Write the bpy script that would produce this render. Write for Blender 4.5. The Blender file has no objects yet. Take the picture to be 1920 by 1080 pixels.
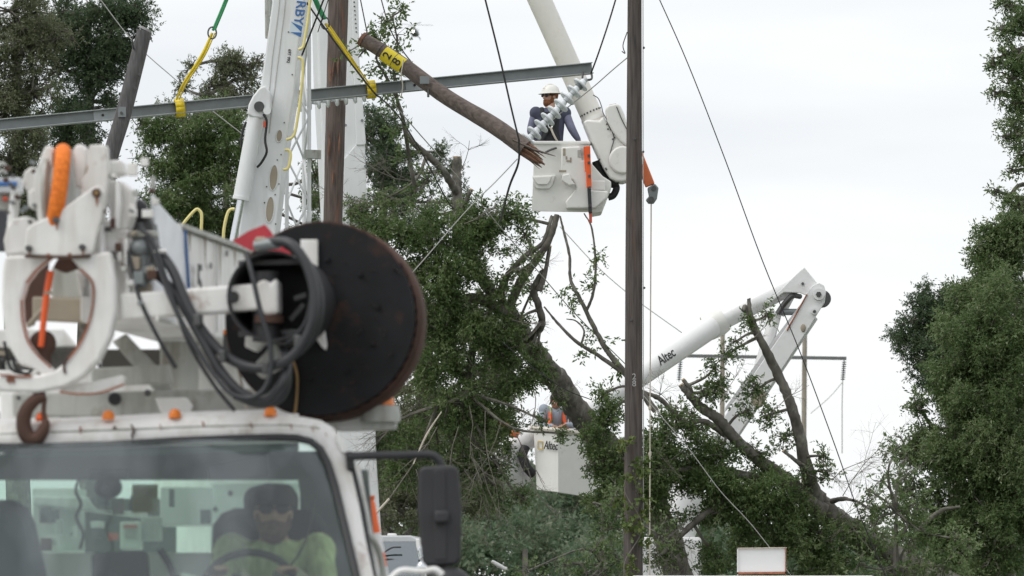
import bpy, bmesh, math, random
import numpy as np
from mathutils import Vector, Matrix
random.seed(7)
R = math.radians
sc = bpy.context.scene
col = sc.collection

# ------------------------------------------------------------------ camera
FPX = 200.0 / 36.0 * 1920.0           # pixels of the photograph per unit slope
HORIZON = 1250.0
PITCH = math.atan((HORIZON - 540.0) / FPX)
CAM = Vector((0.0, 0.0, 1.6))
cd = bpy.data.cameras.new('camera'); cam = bpy.data.objects.new('camera', cd); col.objects.link(cam)
cam.location = CAM; cam.rotation_euler = (math.pi / 2 + PITCH, 0, 0)
cd.lens = 200; cd.sensor_width = 36; cd.clip_start = 0.5; cd.clip_end = 6000
cd.dof.use_dof = True; cd.dof.focus_distance = 71.0; cd.dof.aperture_fstop = 7.8
sc.camera = cam

# ------------------------------------------------------------------ sky: thin overcast over a daylight sky
SUN_EL, SUN_AZ = R(52), R(245)
w = bpy.data.worlds.new('World'); sc.world = w; w.use_nodes = True
nt = w.node_tree; nt.nodes.clear()
out = nt.nodes.new('ShaderNodeOutputWorld'); bg = nt.nodes.new('ShaderNodeBackground')
sky = nt.nodes.new('ShaderNodeTexSky'); sky.sky_type = 'NISHITA'; sky.sun_disc = False
sky.sun_elevation = SUN_EL; sky.sun_rotation = SUN_AZ
bgs = nt.nodes.new('ShaderNodeBackground'); bgs.inputs['Strength'].default_value = 0.10
nt.links.new(sky.outputs['Color'], bgs.inputs['Color'])
tc = nt.nodes.new('ShaderNodeTexCoord'); mp = nt.nodes.new('ShaderNodeMapping')
mp.inputs['Scale'].default_value = (5.0, 5.0, 26.0)
mp.inputs['Location'].default_value = (0.4, 0.2, 3.1)
nz = nt.nodes.new('ShaderNodeTexNoise'); nz.inputs['Scale'].default_value = 1.0
nz.inputs['Detail'].default_value = 5.0; nz.inputs['Roughness'].default_value = 0.5
cr = nt.nodes.new('ShaderNodeValToRGB')
cr.color_ramp.elements[0].position = 0.33; cr.color_ramp.elements[0].color = (0.815, 0.845, 0.88, 1)
cr.color_ramp.elements[1].position = 0.56; cr.color_ramp.elements[1].color = (0.955, 0.965, 0.975, 1)
nt.links.new(tc.outputs['Generated'], mp.inputs['Vector']); nt.links.new(mp.outputs['Vector'], nz.inputs['Vector'])
nt.links.new(nz.outputs['Fac'], cr.inputs['Fac'])
nt.links.new(cr.outputs['Color'], bg.inputs['Color']); bg.inputs['Strength'].default_value = 1.02
mx = nt.nodes.new('ShaderNodeMixShader'); mx.inputs['Fac'].default_value = 0.93
nt.links.new(bgs.outputs[0], mx.inputs[1]); nt.links.new(bg.outputs[0], mx.inputs[2])
nt.links.new(mx.outputs[0], out.inputs['Surface'])

sd = bpy.data.lights.new('sun', 'SUN'); so = bpy.data.objects.new('sun', sd); col.objects.link(so)
sd.energy = 1.4; sd.angle = R(40); sd.color = (1.0, 0.97, 0.93)
sv = Vector((math.sin(SUN_AZ) * math.cos(SUN_EL), math.cos(SUN_AZ) * math.cos(SUN_EL), math.sin(SUN_EL)))
so.rotation_euler = sv.to_track_quat('Z', 'Y').to_euler(); so.location = (-20, -20, 60)
sc.view_settings.view_transform = 'Standard'; sc.view_settings.look = 'None'
sc.view_settings.exposure = 0.1; sc.view_settings.gamma = 1.0
sc.view_settings.use_curve_mapping = False
try:
    sc.cycles.use_denoising = True
    sc.cycles.max_bounces = 8; sc.cycles.diffuse_bounces = 3; sc.cycles.transparent_max_bounces = 12
except Exception:
    pass

# ------------------------------------------------------------------ placing helpers
_c, _s = math.cos(PITCH), math.sin(PITCH)
def ray(px, py):
    u = (px - 960.0) / FPX; v = (540.0 - py) / FPX
    return Vector((u, _c - v * _s, _s + v * _c))
def P(px, py, D):                       # a point D metres down the road
    d = ray(px, py); return CAM + d * (D / d.y)
class Frame:                            # a yawed vertical frame (a truck, its boom); x right, y back, z up
    def __init__(s, o, yaw):
        s.o = Vector(o); s.b = Vector((math.sin(R(yaw)), math.cos(R(yaw)), 0)); s.r = Vector((s.b.y, -s.b.x, 0))
    def at(s, px, py, yl):
        d = ray(px, py); q = s.o + s.b * yl
        return CAM + d * ((q - CAM).dot(s.b) / d.dot(s.b))
    def loc(s, x, y, z):
        return Vector((s.o.x, s.o.y, 0)) + s.r * x + s.b * y + Vector((0, 0, z))
def V(*a): return Vector(a)
def crm(pts, n=6):                      # Catmull-Rom through the points
    p = [Vector(q) for q in pts]
    if len(p) < 3: return p
    q = [p[0] * 2 - p[1]] + p + [p[-1] * 2 - p[-2]]; o = []
    for i in range(1, len(q) - 2):
        a, b, c, d = q[i - 1], q[i], q[i + 1], q[i + 2]
        for k in range(n):
            t = k / n
            o.append(0.5 * ((2 * b) + (c - a) * t + (2 * a - 5 * b + 4 * c - d) * t * t + (3 * b - a - 3 * c + d) * t ** 3))
    o.append(p[-1]); return o

class MB:
    def __init__(s): s.v = []; s.f = []; s.m = []; s.s = []
    def add(s, vs, fs, m=0, sm=False):
        k = len(s.v); s.v += [tuple(x) for x in vs]
        for f in fs: s.f.append([i + k for i in f]); s.m.append(m); s.s.append(sm)
        return s
    def prism(s, front, vec, m=0):
        n = len(front); vec = Vector(vec); fr = [Vector(p) for p in front]
        s.add(fr + [p + vec for p in fr], [list(range(n))] + [list(range(2 * n - 1, n - 1, -1))] +
              [[i, i + n, (i + 1) % n + n, (i + 1) % n] for i in range(n)], m); return s
    def hexa(s, a, b, m=0):             # two matching quads
        return s.add(list(a) + list(b), [[0, 1, 2, 3], [7, 6, 5, 4]] + [[i, i + 4, (i + 1) % 4 + 4, (i + 1) % 4] for i in range(4)], m)
    def box(s, c, size, fr=None, m=0):
        c = Vector(c); x, y, z = [k / 2 for k in size]
        X, Y, Z = (fr.r, fr.b, V(0, 0, 1)) if fr else (V(1, 0, 0), V(0, 1, 0), V(0, 0, 1))
        q = lambda a, b, d: c + X * (a * x) + Y * (b * y) + Z * (d * z)
        return s.hexa([q(-1, -1, -1), q(1, -1, -1), q(1, -1, 1), q(-1, -1, 1)], [q(-1, 1, -1), q(1, 1, -1), q(1, 1, 1), q(-1, 1, 1)], m)
    def beam(s, a, b, wd, ht, side=None, m=0, wd2=None, ht2=None):
        a, b = Vector(a), Vector(b); d = (b - a).normalized()
        sd_ = Vector(side) if side else V(0, 1, 0)
        sd_ = (sd_ - d * sd_.dot(d)).normalized(); up = d.cross(sd_)
        wd2 = wd if wd2 is None else wd2; ht2 = ht if ht2 is None else ht2
        q = lambda c, w_, h_: [c + sd_ * (w_ / 2) * i + up * (h_ / 2) * j for i, j in ((-1, -1), (1, -1), (1, 1), (-1, 1))]
        return s.hexa(q(a, wd, ht), q(b, wd2, ht2), m)
    def tube(s, pts, r, n=10, cap=True, m=0, flat=1.0):
        p = [Vector(q) for q in pts]; N = len(p)
        rr = list(r) if hasattr(r, '__len__') else [r] * N
        if len(rr) != N: rr = [float(x) for x in np.interp(np.linspace(0, 1, N), np.linspace(0, 1, len(rr)), rr)]
        t0 = (p[1] - p[0]).normalized()
        up = V(0, 0, 1) if abs(t0.z) < .9 else V(1, 0, 0)
        nx = t0.cross(up).normalized(); vs = []
        for i in range(N):
            t = (p[min(i + 1, N - 1)] - p[max(i - 1, 0)]).normalized()
            nx = (nx - t * nx.dot(t))
            nx = nx.normalized() if nx.length > 1e-6 else t.orthogonal().normalized()
            ny = t.cross(nx)
            for k in range(n):
                a = 2 * math.pi * k / n
                vs.append(p[i] + (nx * math.cos(a) + ny * math.sin(a) * flat) * rr[i])
        fs = [[i * n + k, i * n + (k + 1) % n, (i + 1) * n + (k + 1) % n, (i + 1) * n + k] for i in range(N - 1) for k in range(n)]
        s.add(vs, fs, m, True)
        if cap:
            k0 = len(s.v) - len(vs)
            s.f.append([k0 + k for k in range(n)][::-1]); s.m.append(m); s.s.append(False)
            s.f.append([k0 + (N - 1) * n + k for k in range(n)]); s.m.append(m); s.s.append(False)
        return s
    def rough(s, amt, seed=1):
        rg_ = np.random.default_rng(seed); a = np.array(s.v); a += rg_.normal(0, amt, a.shape); s.v = [tuple(x) for x in a]; return s
    def cyl(s, a, b, r, r2=None, n=20, m=0, cap=True): return s.tube([a, b], [r, r if r2 is None else r2], n, cap, m)
    def ell(s, c, rad, X=(1, 0, 0), Y=(0, 1, 0), Z=(0, 0, 1), nu=16, nv=10, m=0):
        c = Vector(c); X, Y, Z = Vector(X), Vector(Y), Vector(Z); vs = []; fs = []
        for j in range(nv + 1):
            th = math.pi * j / nv
            for i in range(nu):
                a = 2 * math.pi * i / nu
                vs.append(c + X * rad[0] * math.sin(th) * math.cos(a) + Y * rad[1] * math.sin(th) * math.sin(a) + Z * rad[2] * math.cos(th))
        for j in range(nv):
            for i in range(nu):
                fs.append([j * nu + i, (j + 1) * nu + i, (j + 1) * nu + (i + 1) % nu, j * nu + (i + 1) % nu])
        return s.add(vs, fs, m, True)
    def lathe(s, c, ax, prof, n=24, m=0):   # prof: (along, radius)
        ax = Vector(ax).normalized(); return s.tube_prof(c, ax, prof, n, m)
    def tube_prof(s, c, ax, prof, n, m):
        c = Vector(c); x = ax.orthogonal().normalized(); y = ax.cross(x); vs = []
        for h, r in prof:
            for k in range(n):
                a = 2 * math.pi * k / n; vs.append(c + ax * h + (x * math.cos(a) + y * math.sin(a)) * r)
        fs = [[i * n + k, i * n + (k + 1) % n, (i + 1) * n + (k + 1) % n, (i + 1) * n + k] for i in range(len(prof) - 1) for k in range(n)]
        return s.add(vs, fs, m, True)

LOC = {}
def reg(o, parent, base):
    col.objects.link(o)
    if parent is not None:
        o.parent = parent; LOC[o] = LOC[parent]
    else:
        LOC[o] = Vector(base) if base is not None else V(0, 0, 0); o.location = LOC[o]
def tag(o, label=None, cat=None, group=None, kind=None):
    if label: o['label'] = label
    if cat: o['category'] = cat
    if group: o['group'] = group
    if kind: o['kind'] = kind
    return o
def thing(name, base, label, cat, group=None):
    o = bpy.data.objects.new(name, None); o.empty_display_size = .2; reg(o, None, base); return tag(o, label, cat, group)
def ob(name, mb, mats, parent=None, base=None, bevel=0, sharp=40, seg=2, remesh=0, label=None, cat=None, group=None, kind=None):
    me = bpy.data.meshes.new(name); o = bpy.data.objects.new(name, me)
    if base is None and parent is None and mb.v:
        a = np.array(mb.v); base = (a[:, 0].mean(), a[:, 1].mean(), a[:, 2].min())
    reg(o, parent, base); L = LOC[o]
    me.from_pydata([(x - L.x, y - L.y, z - L.z) for x, y, z in mb.v], [], mb.f)
    for m in (mats if isinstance(mats, (list, tuple)) else [mats]): me.materials.append(m)
    me.polygons.foreach_set('material_index', mb.m); me.polygons.foreach_set('use_smooth', mb.s)
    bm = bmesh.new(); bm.from_mesh(me); bmesh.ops.recalc_face_normals(bm, faces=bm.faces); bm.to_mesh(me); bm.free()
    if any(mb.s):
        try: me.set_sharp_from_angle(angle=R(sharp))
        except Exception: pass
    if remesh:
        md = o.modifiers.new('skin', 'REMESH'); md.mode = 'VOXEL'; md.voxel_size = remesh; md.use_smooth_shade = True
        md = o.modifiers.new('soft', 'SMOOTH'); md.iterations = 3; md.factor = .5
    if bevel:
        md = o.modifiers.new('edge', 'BEVEL'); md.width = bevel; md.segments = seg; md.limit_method = 'ANGLE'; md.angle_limit = R(35)
        if seg > 2:
            for p in me.polygons: p.use_smooth = True
            try: me.set_sharp_from_angle(angle=R(70))
            except Exception: pass
    return tag(o, label, cat, group, kind)
def text(name, body, size, pos, rt, up, mat, parent, shear=0.0, sx=1.0, depth=.002):
    cu = bpy.data.curves.new(name, 'FONT'); cu.body = body; cu.size = size; cu.align_x = 'CENTER'; cu.align_y = 'CENTER'
    cu.extrude = depth; cu.shear = shear; cu.space_line = .8; cu.materials.append(mat); cu.offset = size * .012
    tmp = bpy.data.objects.new('tmp', cu); col.objects.link(tmp)
    me = bpy.data.meshes.new_from_object(tmp.evaluated_get(bpy.context.evaluated_depsgraph_get())); bpy.data.objects.remove(tmp)
    if not me.materials: me.materials.append(mat)
    o = bpy.data.objects.new(name, me); col.objects.link(o); o.parent = parent; LOC[o] = LOC[parent]
    rt = Vector(rt).normalized(); up = Vector(up); up = (up - rt * up.dot(rt)).normalized(); nn = rt.cross(up)
    M = Matrix((rt * sx, up, nn)).transposed().to_4x4(); M.translation = Vector(pos) - LOC[parent]
    o.matrix_local = M
    return o

# ------------------------------------------------------------------ materials
MATS = {}
def mat(name, c, rough=.5, metal=0, var=.12, scale=6, dirt=None, dirt_amt=.5, dscale=3, stretch=(1, 1, 1), bump=0, spec=.5, dpos=.55, c2=None, streak=None, sk_amt=.45):
    m = bpy.data.materials.new(name); m.use_nodes = True; n = m.node_tree; N = n.nodes; L = n.links
    b = N['Principled BSDF']; b.inputs['Roughness'].default_value = rough; b.inputs['Metallic'].default_value = metal
    b.inputs['Specular IOR Level'].default_value = spec
    t = N.new('ShaderNodeTexCoord'); mp_ = N.new('ShaderNodeMapping'); mp_.inputs['Scale'].default_value = stretch
    L.new(t.outputs['Object'], mp_.inputs['Vector'])
    z = N.new('ShaderNodeTexNoise'); z.inputs['Scale'].default_value = scale; z.inputs['Detail'].default_value = 6
    L.new(mp_.outputs[0], z.inputs['Vector'])
    r = N.new('ShaderNodeValToRGB'); r.color_ramp.elements[0].position = .3; r.color_ramp.elements[1].position = .7
    lo = [x * (1 - var) for x in c]; hi = [min(1, x * (1 + var)) for x in c] if c2 is None else c2
    r.color_ramp.elements[0].color = (*lo, 1); r.color_ramp.elements[1].color = (*hi, 1)
    L.new(z.outputs['Fac'], r.inputs[0]); src = r.outputs[0]
    if dirt:
        z2 = N.new('ShaderNodeTexNoise'); z2.inputs['Scale'].default_value = dscale; z2.inputs['Detail'].default_value = 9; z2.inputs['Roughness'].default_value = .65
        L.new(mp_.outputs[0], z2.inputs['Vector'])
        r2 = N.new('ShaderNodeValToRGB'); r2.color_ramp.elements[0].position = dpos; r2.color_ramp.elements[1].position = dpos + .14
        r2.color_ramp.elements[0].color = (0, 0, 0, 1); r2.color_ramp.elements[1].color = (dirt_amt,) * 3 + (1,)
        L.new(z2.outputs['Fac'], r2.inputs[0])
        mm = N.new('ShaderNodeMix'); mm.data_type = 'RGBA'; mm.inputs[7].default_value = (*dirt, 1)
        L.new(r2.outputs[0], mm.inputs[0]); L.new(src, mm.inputs[6]); src = mm.outputs[2]
    if streak:
        mq = N.new('ShaderNodeMapping'); mq.inputs['Scale'].default_value = (9, 9, 1.1); L.new(t.outputs['Object'], mq.inputs['Vector'])
        z3 = N.new('ShaderNodeTexNoise'); z3.inputs['Scale'].default_value = 1.6; z3.inputs['Detail'].default_value = 7; z3.inputs['Roughness'].default_value = .6; L.new(mq.outputs[0], z3.inputs['Vector'])
        r3 = N.new('ShaderNodeValToRGB'); r3.color_ramp.elements[0].position = .46; r3.color_ramp.elements[1].position = .72
        r3.color_ramp.elements[0].color = (0, 0, 0, 1); r3.color_ramp.elements[1].color = (sk_amt,) * 3 + (1,); L.new(z3.outputs['Fac'], r3.inputs[0])
        m3 = N.new('ShaderNodeMix'); m3.data_type = 'RGBA'; m3.inputs[7].default_value = (*streak, 1)
        L.new(r3.outputs[0], m3.inputs[0]); L.new(src, m3.inputs[6]); src = m3.outputs[2]
    L.new(src, b.inputs['Base Color'])
    if bump:
        bp = N.new('ShaderNodeBump'); bp.inputs['Strength'].default_value = bump; bp.inputs['Distance'].default_value = .02
        L.new(z.outputs['Fac'], bp.inputs['Height']); L.new(bp.outputs[0], b.inputs['Normal'])
    MATS[name] = m; return m
RUST = (.20, .075, .03)
WHITE = mat('white_paint', (.84, .84, .83), .35, dirt=(.42, .37, .30), dirt_amt=.35, dscale=5, var=.03, streak=(.45, .40, .33), sk_amt=.5)
WORN = mat('worn_white_paint', (.82, .815, .80), .45, dirt=RUST, dirt_amt=.75, dscale=6, var=.06, dpos=.61, streak=(.50, .45, .37), sk_amt=.5)
CLAWW = mat('chipped_white_steel', (.82, .81, .79), .5, dirt=RUST, dirt_amt=.85, dscale=7, var=.07, dpos=.60, streak=(.50, .44, .37), sk_amt=.45)
CRANEW = mat('crane_white_paint', (.76, .775, .785), .35, dirt=(.5, .48, .44), dirt_amt=.3, dscale=2.5, var=.03, stretch=(2, 2, .4))
GLASSW = mat('fibreglass_white', (.82, .81, .78), .3, dirt=(.35, .31, .25), dirt_amt=.4, dscale=7, var=.025, dpos=.63)
LIFTW = mat('lift_gloss_white', (.83, .83, .83), .28, dirt=(.5, .48, .44), dirt_amt=.3, dscale=4, var=.02, dpos=.6)
GREYW = mat('grey_white_steel', (.46, .47, .44), .5, dirt=(.2, .17, .13), dirt_amt=.7, dscale=6, var=.1, streak=(.2, .17, .13), sk_amt=.7)
GALV = mat('galvanised_steel', (.23, .25, .257), .45, .35, dirt=(.20, .21, .21), dirt_amt=.5, dscale=4, var=.1)
STEEL = mat('dark_steel', (.10, .10, .10), .5, .5, var=.2)
CHROME = mat('chrome_rod', (.72, .74, .77), .18, .9, var=.03)
BLACK = mat('black_rubber', (.018, .018, .02), .55, var=.2)
BLACKP = mat('black_plastic', (.03, .03, .033), .5, var=.15)
HOSE = mat('hose_rubber', (.035, .036, .04), .45, var=.15)
AUG = mat('black_auger_steel', (.011, .0115, .013), .62, 0, dirt=(.075, .035, .02), dirt_amt=.6, dscale=5, var=.35, dpos=.56, spec=.25)
RUSTM = mat('rusted_steel', (.085, .042, .03), .8, .0, dirt=(.05, .035, .03), dirt_amt=.7, dscale=8, var=.25)
ORANGE = mat('orange_lens', (.85, .22, .02), .25, var=.05)
ORANGER = mat('orange_rope', (.90, .20, .02), .8, scale=60, var=.3, bump=.5)
ORANGEP = mat('orange_plastic', (.88, .13, .03), .45, var=.06)
ORANGEW = mat('faded_orange_fibreglass', (.70, .17, .06), .5, var=.12)
YELLOW = mat('yellow_webbing', (.70, .52, .02), .7, var=.15, scale=20)
YELLOWP = mat('pale_yellow_rail', (.78, .68, .28), .5, var=.08)
YELLOWT = mat('yellow_tag', (.82, .66, .03), .45, var=.06)
GREEN = mat('green_webbing', (.03, .24, .09), .7, var=.2, scale=20)
RED = mat('red_paint', (.45, .03, .045), .45, dirt=(.2, .03, .03), dirt_amt=.6, dscale=9)
BLUE = mat('blue_lettering', (.05, .16, .42), .5, var=.04)
LBLUE = mat('light_blue_panel', (.62, .72, .80), .5, var=.03)
INK = mat('black_lettering', (.02, .02, .02), .5, var=.1)
WTXT = mat('white_lettering', (.70, .70, .70), .6, var=.1)
TAN = mat('tan_recess', (.36, .31, .24), .7, var=.12)
TANS = mat('tan_strap', (.30, .19, .08), .8, var=.2)
POLEW = mat('dark_pole_wood', (.085, .072, .066), .85, scale=7, var=.45, stretch=(6, 6, .35), bump=.8, dirt=(.15, .085, .06), dirt_amt=.55, dscale=3)
POLER = mat('weathered_pole_wood', (.115, .088, .077), .85, scale=7, var=.4, stretch=(6, 6, .5), bump=.8, dirt=(.27, .11, .06), dirt_amt=.8, dscale=2.2, dpos=.58)
POLEB = mat('broken_pole_wood', (.165, .130, .115), .85, scale=9, var=.35, stretch=(1.6, 6, 1.6), bump=.8, dirt=(.08, .06, .055), dirt_amt=.7, dscale=4)
POLEG = mat('grey_pole_wood', (.105, .10, .102), .85, scale=9, var=.3, stretch=(5, 5, .6), bump=.6)
FARP = mat('far_pole_wood', (.34, .30, .25), .85, scale=4, var=.15)
SPLINT = mat('split_wood', (.20, .105, .07), .9, scale=14, var=.4, bump=.8)
CUTW = mat('fresh_cut_wood', (.62, .44, .26), .8, scale=12, var=.15)
BARK = mat('oak_bark', (.125, .115, .098), .95, scale=9, var=.45, stretch=(1, 1, .7), bump=1.0, dirt=(.29, .29, .25), dirt_amt=.75, dscale=6, dpos=.53)
BARKL = mat('pale_twig_bark', (.17, .155, .135), .95, scale=9, var=.3)
INSUL = mat('grey_porcelain', (.80, .83, .86), .12, var=.08)
WIRE = mat('cable_dark', (.03, .03, .032), .5, .3, var=.1)
WIREL = mat('cable_pale', (.42, .42, .40), .5, .3, var=.1)
ROPE = mat('pale_rope', (.55, .50, .42), .9, var=.15)
ASPH = mat('asphalt', (.05, .05, .052), .9, scale=30, var=.3, bump=.3)
GRASS = mat('rough_grass', (.07, .10, .035), .95, scale=1.2, var=.4, bump=.4)
CONC = mat('kerb_concrete', (.36, .35, .33), .9, var=.12)
SKIN = mat('skin', (.56, .33, .25), .55, var=.06)
SKIND = mat('skin_tan', (.36, .19, .13), .55, var=.06)
BEARD = mat('red_beard', (.22, .085, .04), .9, scale=60, var=.4, bump=.5)
HAIRD = mat('dark_hair', (.03, .022, .018), .8, scale=60, var=.4)
NAVY = mat('navy_shirt', (.075, .08, .125), .9, scale=14, var=.15, bump=.3)
LAV = mat('lavender_sleeve', (.21, .215, .31), .9, scale=14, var=.12, bump=.3)
HARN = mat('harness_webbing', (.022, .024, .028), .8, var=.2)
HATW = mat('hat_white', (.82, .81, .76), .35, var=.02)
HIVIS = mat('hivis_lime', (.46, .54, .20), .8, var=.1)
HIVO = mat('hivis_orange', (.80, .13, .04), .8, var=.1)
GREYS = mat('grey_work_shirt', (.32, .36, .42), .9, var=.12)
JEANS = mat('work_trousers', (.06, .07, .10), .9, var=.2)
SEATG = mat('grey_seat_vinyl', (.13, .15, .17), .6, var=.1)
SEATB = mat('black_seat', (.02, .022, .024), .7, var=.15)
CABIN = mat('cab_lining', (.16, .19, .18), .8, var=.1)
PALEG = mat('pale_green_white', (.72, .75, .71), .5, var=.05)
PLACARD = mat('olive_placard', (.32, .25, .02), .6, var=.2)
SLATE = mat('slate_panel', (.055, .058, .07), .5, var=.1)
REDL = mat('red_print', (.55, .09, .05), .6, var=.1)
CONEO = mat('cone_orange', (.95, .16, .03), .5, var=.04)
CONEW = mat('cone_reflective_white', (.82, .80, .80), .4, var=.03)
RUSTW = mat('rust_edge', (.30, .11, .06), .8, var=.3, scale=20)
SIGNW = mat('sign_white', (.86, .86, .86), .5, var=.015, dirt=(.55, .33, .2), dirt_amt=.4, dscale=8, dpos=.68)
CARW = mat('car_silver', (.55, .56, .57), .25, .4, var=.04)
HELI = mat('helicopter_grey', (.14, .145, .15), .4, .2, var=.1)
LAMPW = mat('clear_lens', (.85, .85, .82), .1, var=.02)

def glass(name, tint, refl, rough=.02):
    m = bpy.data.materials.new(name); m.use_nodes = True; n = m.node_tree; N = n.nodes; L = n.links; N.clear()
    o = N.new('ShaderNodeOutputMaterial'); t = N.new('ShaderNodeBsdfTransparent'); t.inputs[0].default_value = (*tint, 1)
    g = N.new('ShaderNodeBsdfGlossy'); g.inputs['Roughness'].default_value = rough; g.inputs['Color'].default_value = (.9, .95, 1, 1)
    fr = N.new('ShaderNodeLayerWeight'); fr.inputs['Blend'].default_value = .35
    ma = N.new('ShaderNodeMath'); ma.operation = 'MULTIPLY_ADD'; ma.inputs[1].default_value = .45; ma.inputs[2].default_value = refl
    L.new(fr.outputs['Fresnel'], ma.inputs[0])
    x = N.new('ShaderNodeMixShader'); L.new(ma.outputs[0], x.inputs[0]); L.new(t.outputs[0], x.inputs[1]); L.new(g.outputs[0], x.inputs[2])
    L.new(x.outputs[0], o.inputs[0]); return m
GLASS = glass('cab_glass', (.86, .93, .89), .03)
GLASSD = glass('tinted_glass', (.25, .32, .30), .25)
def painted_veil(m):  # pale streaky film painted in place of the reflection veil on the glass
    n = m.node_tree; N = n.nodes; L = n.links; out_ = [q for q in N if q.type == 'OUTPUT_MATERIAL'][0]; src = out_.inputs[0].links[0].from_socket
    t = N.new('ShaderNodeTexCoord'); mp_ = N.new('ShaderNodeMapping'); mp_.inputs['Scale'].default_value = (1.3, 1.3, .5); mp_.inputs['Rotation'].default_value = (0, R(14), 0)
    L.new(t.outputs['Object'], mp_.inputs[0]); z = N.new('ShaderNodeTexNoise'); z.inputs['Scale'].default_value = 2.2; z.inputs['Detail'].default_value = 6; L.new(mp_.outputs[0], z.inputs['Vector'])
    r = N.new('ShaderNodeValToRGB'); r.color_ramp.elements[0].position = .44; r.color_ramp.elements[1].position = .60
    r.color_ramp.elements[0].color = (.02, .02, .02, 1); r.color_ramp.elements[1].color = (.17, .17, .17, 1); L.new(z.outputs['Fac'], r.inputs[0])
    d = N.new('ShaderNodeBsdfDiffuse'); d.inputs[0].default_value = (.50, .55, .58, 1)
    x = N.new('ShaderNodeMixShader'); L.new(r.outputs[0], x.inputs[0]); L.new(src, x.inputs[1]); L.new(d.outputs[0], x.inputs[2]); L.new(x.outputs[0], out_.inputs[0])
WINDSCREEN = glass('windscreen_glass', (.66, .79, .72), .055); painted_veil(WINDSCREEN)

def leafmat(name, cs, trans=.3, rough=.45):
    m = bpy.data.materials.new(name); m.use_nodes = True; n = m.node_tree; N = n.nodes; L = n.links
    b = N['Principled BSDF']; b.inputs['Roughness'].default_value = rough; b.inputs['Specular IOR Level'].default_value = .45
    a = N.new('ShaderNodeAttribute'); a.attribute_name = 'tint'
    r = N.new('ShaderNodeValToRGB'); e = r.color_ramp.elements
    while len(e) < len(cs): e.new(.5)
    for i, c in enumerate(cs): e[i].position = i / (len(cs) - 1); e[i].color = (*c, 1)
    L.new(a.outputs['Fac'], r.inputs[0]); L.new(r.outputs[0], b.inputs['Base Color'])
    t = N.new('ShaderNodeBsdfTranslucent'); L.new(r.outputs[0], t.inputs[0])
    x = N.new('ShaderNodeMixShader'); x.inputs[0].default_value = trans
    L.new(b.outputs[0], x.inputs[1]); L.new(t.outputs[0], x.inputs[2]); L.new(x.outputs[0], N['Material Output'].inputs[0]); return m
LEAF_OAK = leafmat('live_oak_leaf', [(.060, .104, .034), (.112, .178, .056), (.170, .236, .088), (.26, .305, .16)], .44)
LEAF_DULL = leafmat('dull_oak_leaf', [(.086, .106, .058), (.140, .168, .084), (.195, .218, .122), (.27, .275, .19)], .44)
LEAF_FRESH = leafmat('right_oak_leaf', [(.072, .116, .044), (.130, .198, .070), (.190, .260, .108), (.29, .335, .19)], .44)
LEAF_DARK = leafmat('dark_leaf', [(.064, .100, .053), (.100, .148, .076), (.145, .190, .106)], .44)
LEAF_WOOD = leafmat('hazy_wood_leaf', [(.10, .175, .10), (.15, .225, .13), (.205, .25, .16), (.26, .275, .195)], .44)  # greens lightened so the far wood looks hazy; haze is in the colour
LEAF_VINE = leafmat('vine_leaf', [(.06, .10, .02), (.10, .15, .035), (.17, .20, .05)])

# ------------------------------------------------------------------ foliage
def leaves_object(name, pos, axis, size, matl, parent, rng, aspect=.40, tint=None, kind=None, curl=.25):
    N_ = len(pos); a = axis / np.maximum(np.linalg.norm(axis, axis=1, keepdims=True), 1e-6)
    q = rng.normal(size=(N_, 3)); q[:, 2] *= .7; sdv = np.cross(a, q); sdv /= np.maximum(np.linalg.norm(sdv, axis=1, keepdims=True), 1e-6)
    nr = np.cross(a, sdv); L = (size * rng.uniform(.65, 1.3, N_))[:, None]; W = L * aspect
    v = np.empty((N_, 4, 3)); v[:, 0] = pos; v[:, 1] = pos + a * L * .45 + sdv * W * .5 + nr * L * .06
    v[:, 2] = pos + a * L + nr * L * curl * rng.uniform(-1, 1, N_)[:, None]; v[:, 3] = pos + a * L * .45 - sdv * W * .5 + nr * L * .06
    me = bpy.data.meshes.new(name); base = np.array(LOC[parent]); v -= base
    me.vertices.add(N_ * 4); me.vertices.foreach_set('co', v.astype(np.float32).ravel())
    me.loops.add(N_ * 4); me.loops.foreach_set('vertex_index', np.arange(N_ * 4, dtype=np.int32))
    me.polygons.add(N_); me.polygons.foreach_set('loop_start', np.arange(0, N_ * 4, 4, dtype=np.int32))
    me.update(calc_edges=True)
    at = me.attributes.new('tint', 'FLOAT', 'FACE')
    t = rng.uniform(0, 1, N_) if tint is None else np.clip(tint + rng.normal(0, .16, N_), 0, 1)
    at.data.foreach_set('value', t.astype(np.float32)); me.materials.append(matl)
    o = bpy.data.objects.new(name, me); col.objects.link(o); o.parent = parent; LOC[o] = LOC[parent]
    if kind: o['kind'] = kind
    return o

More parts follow.
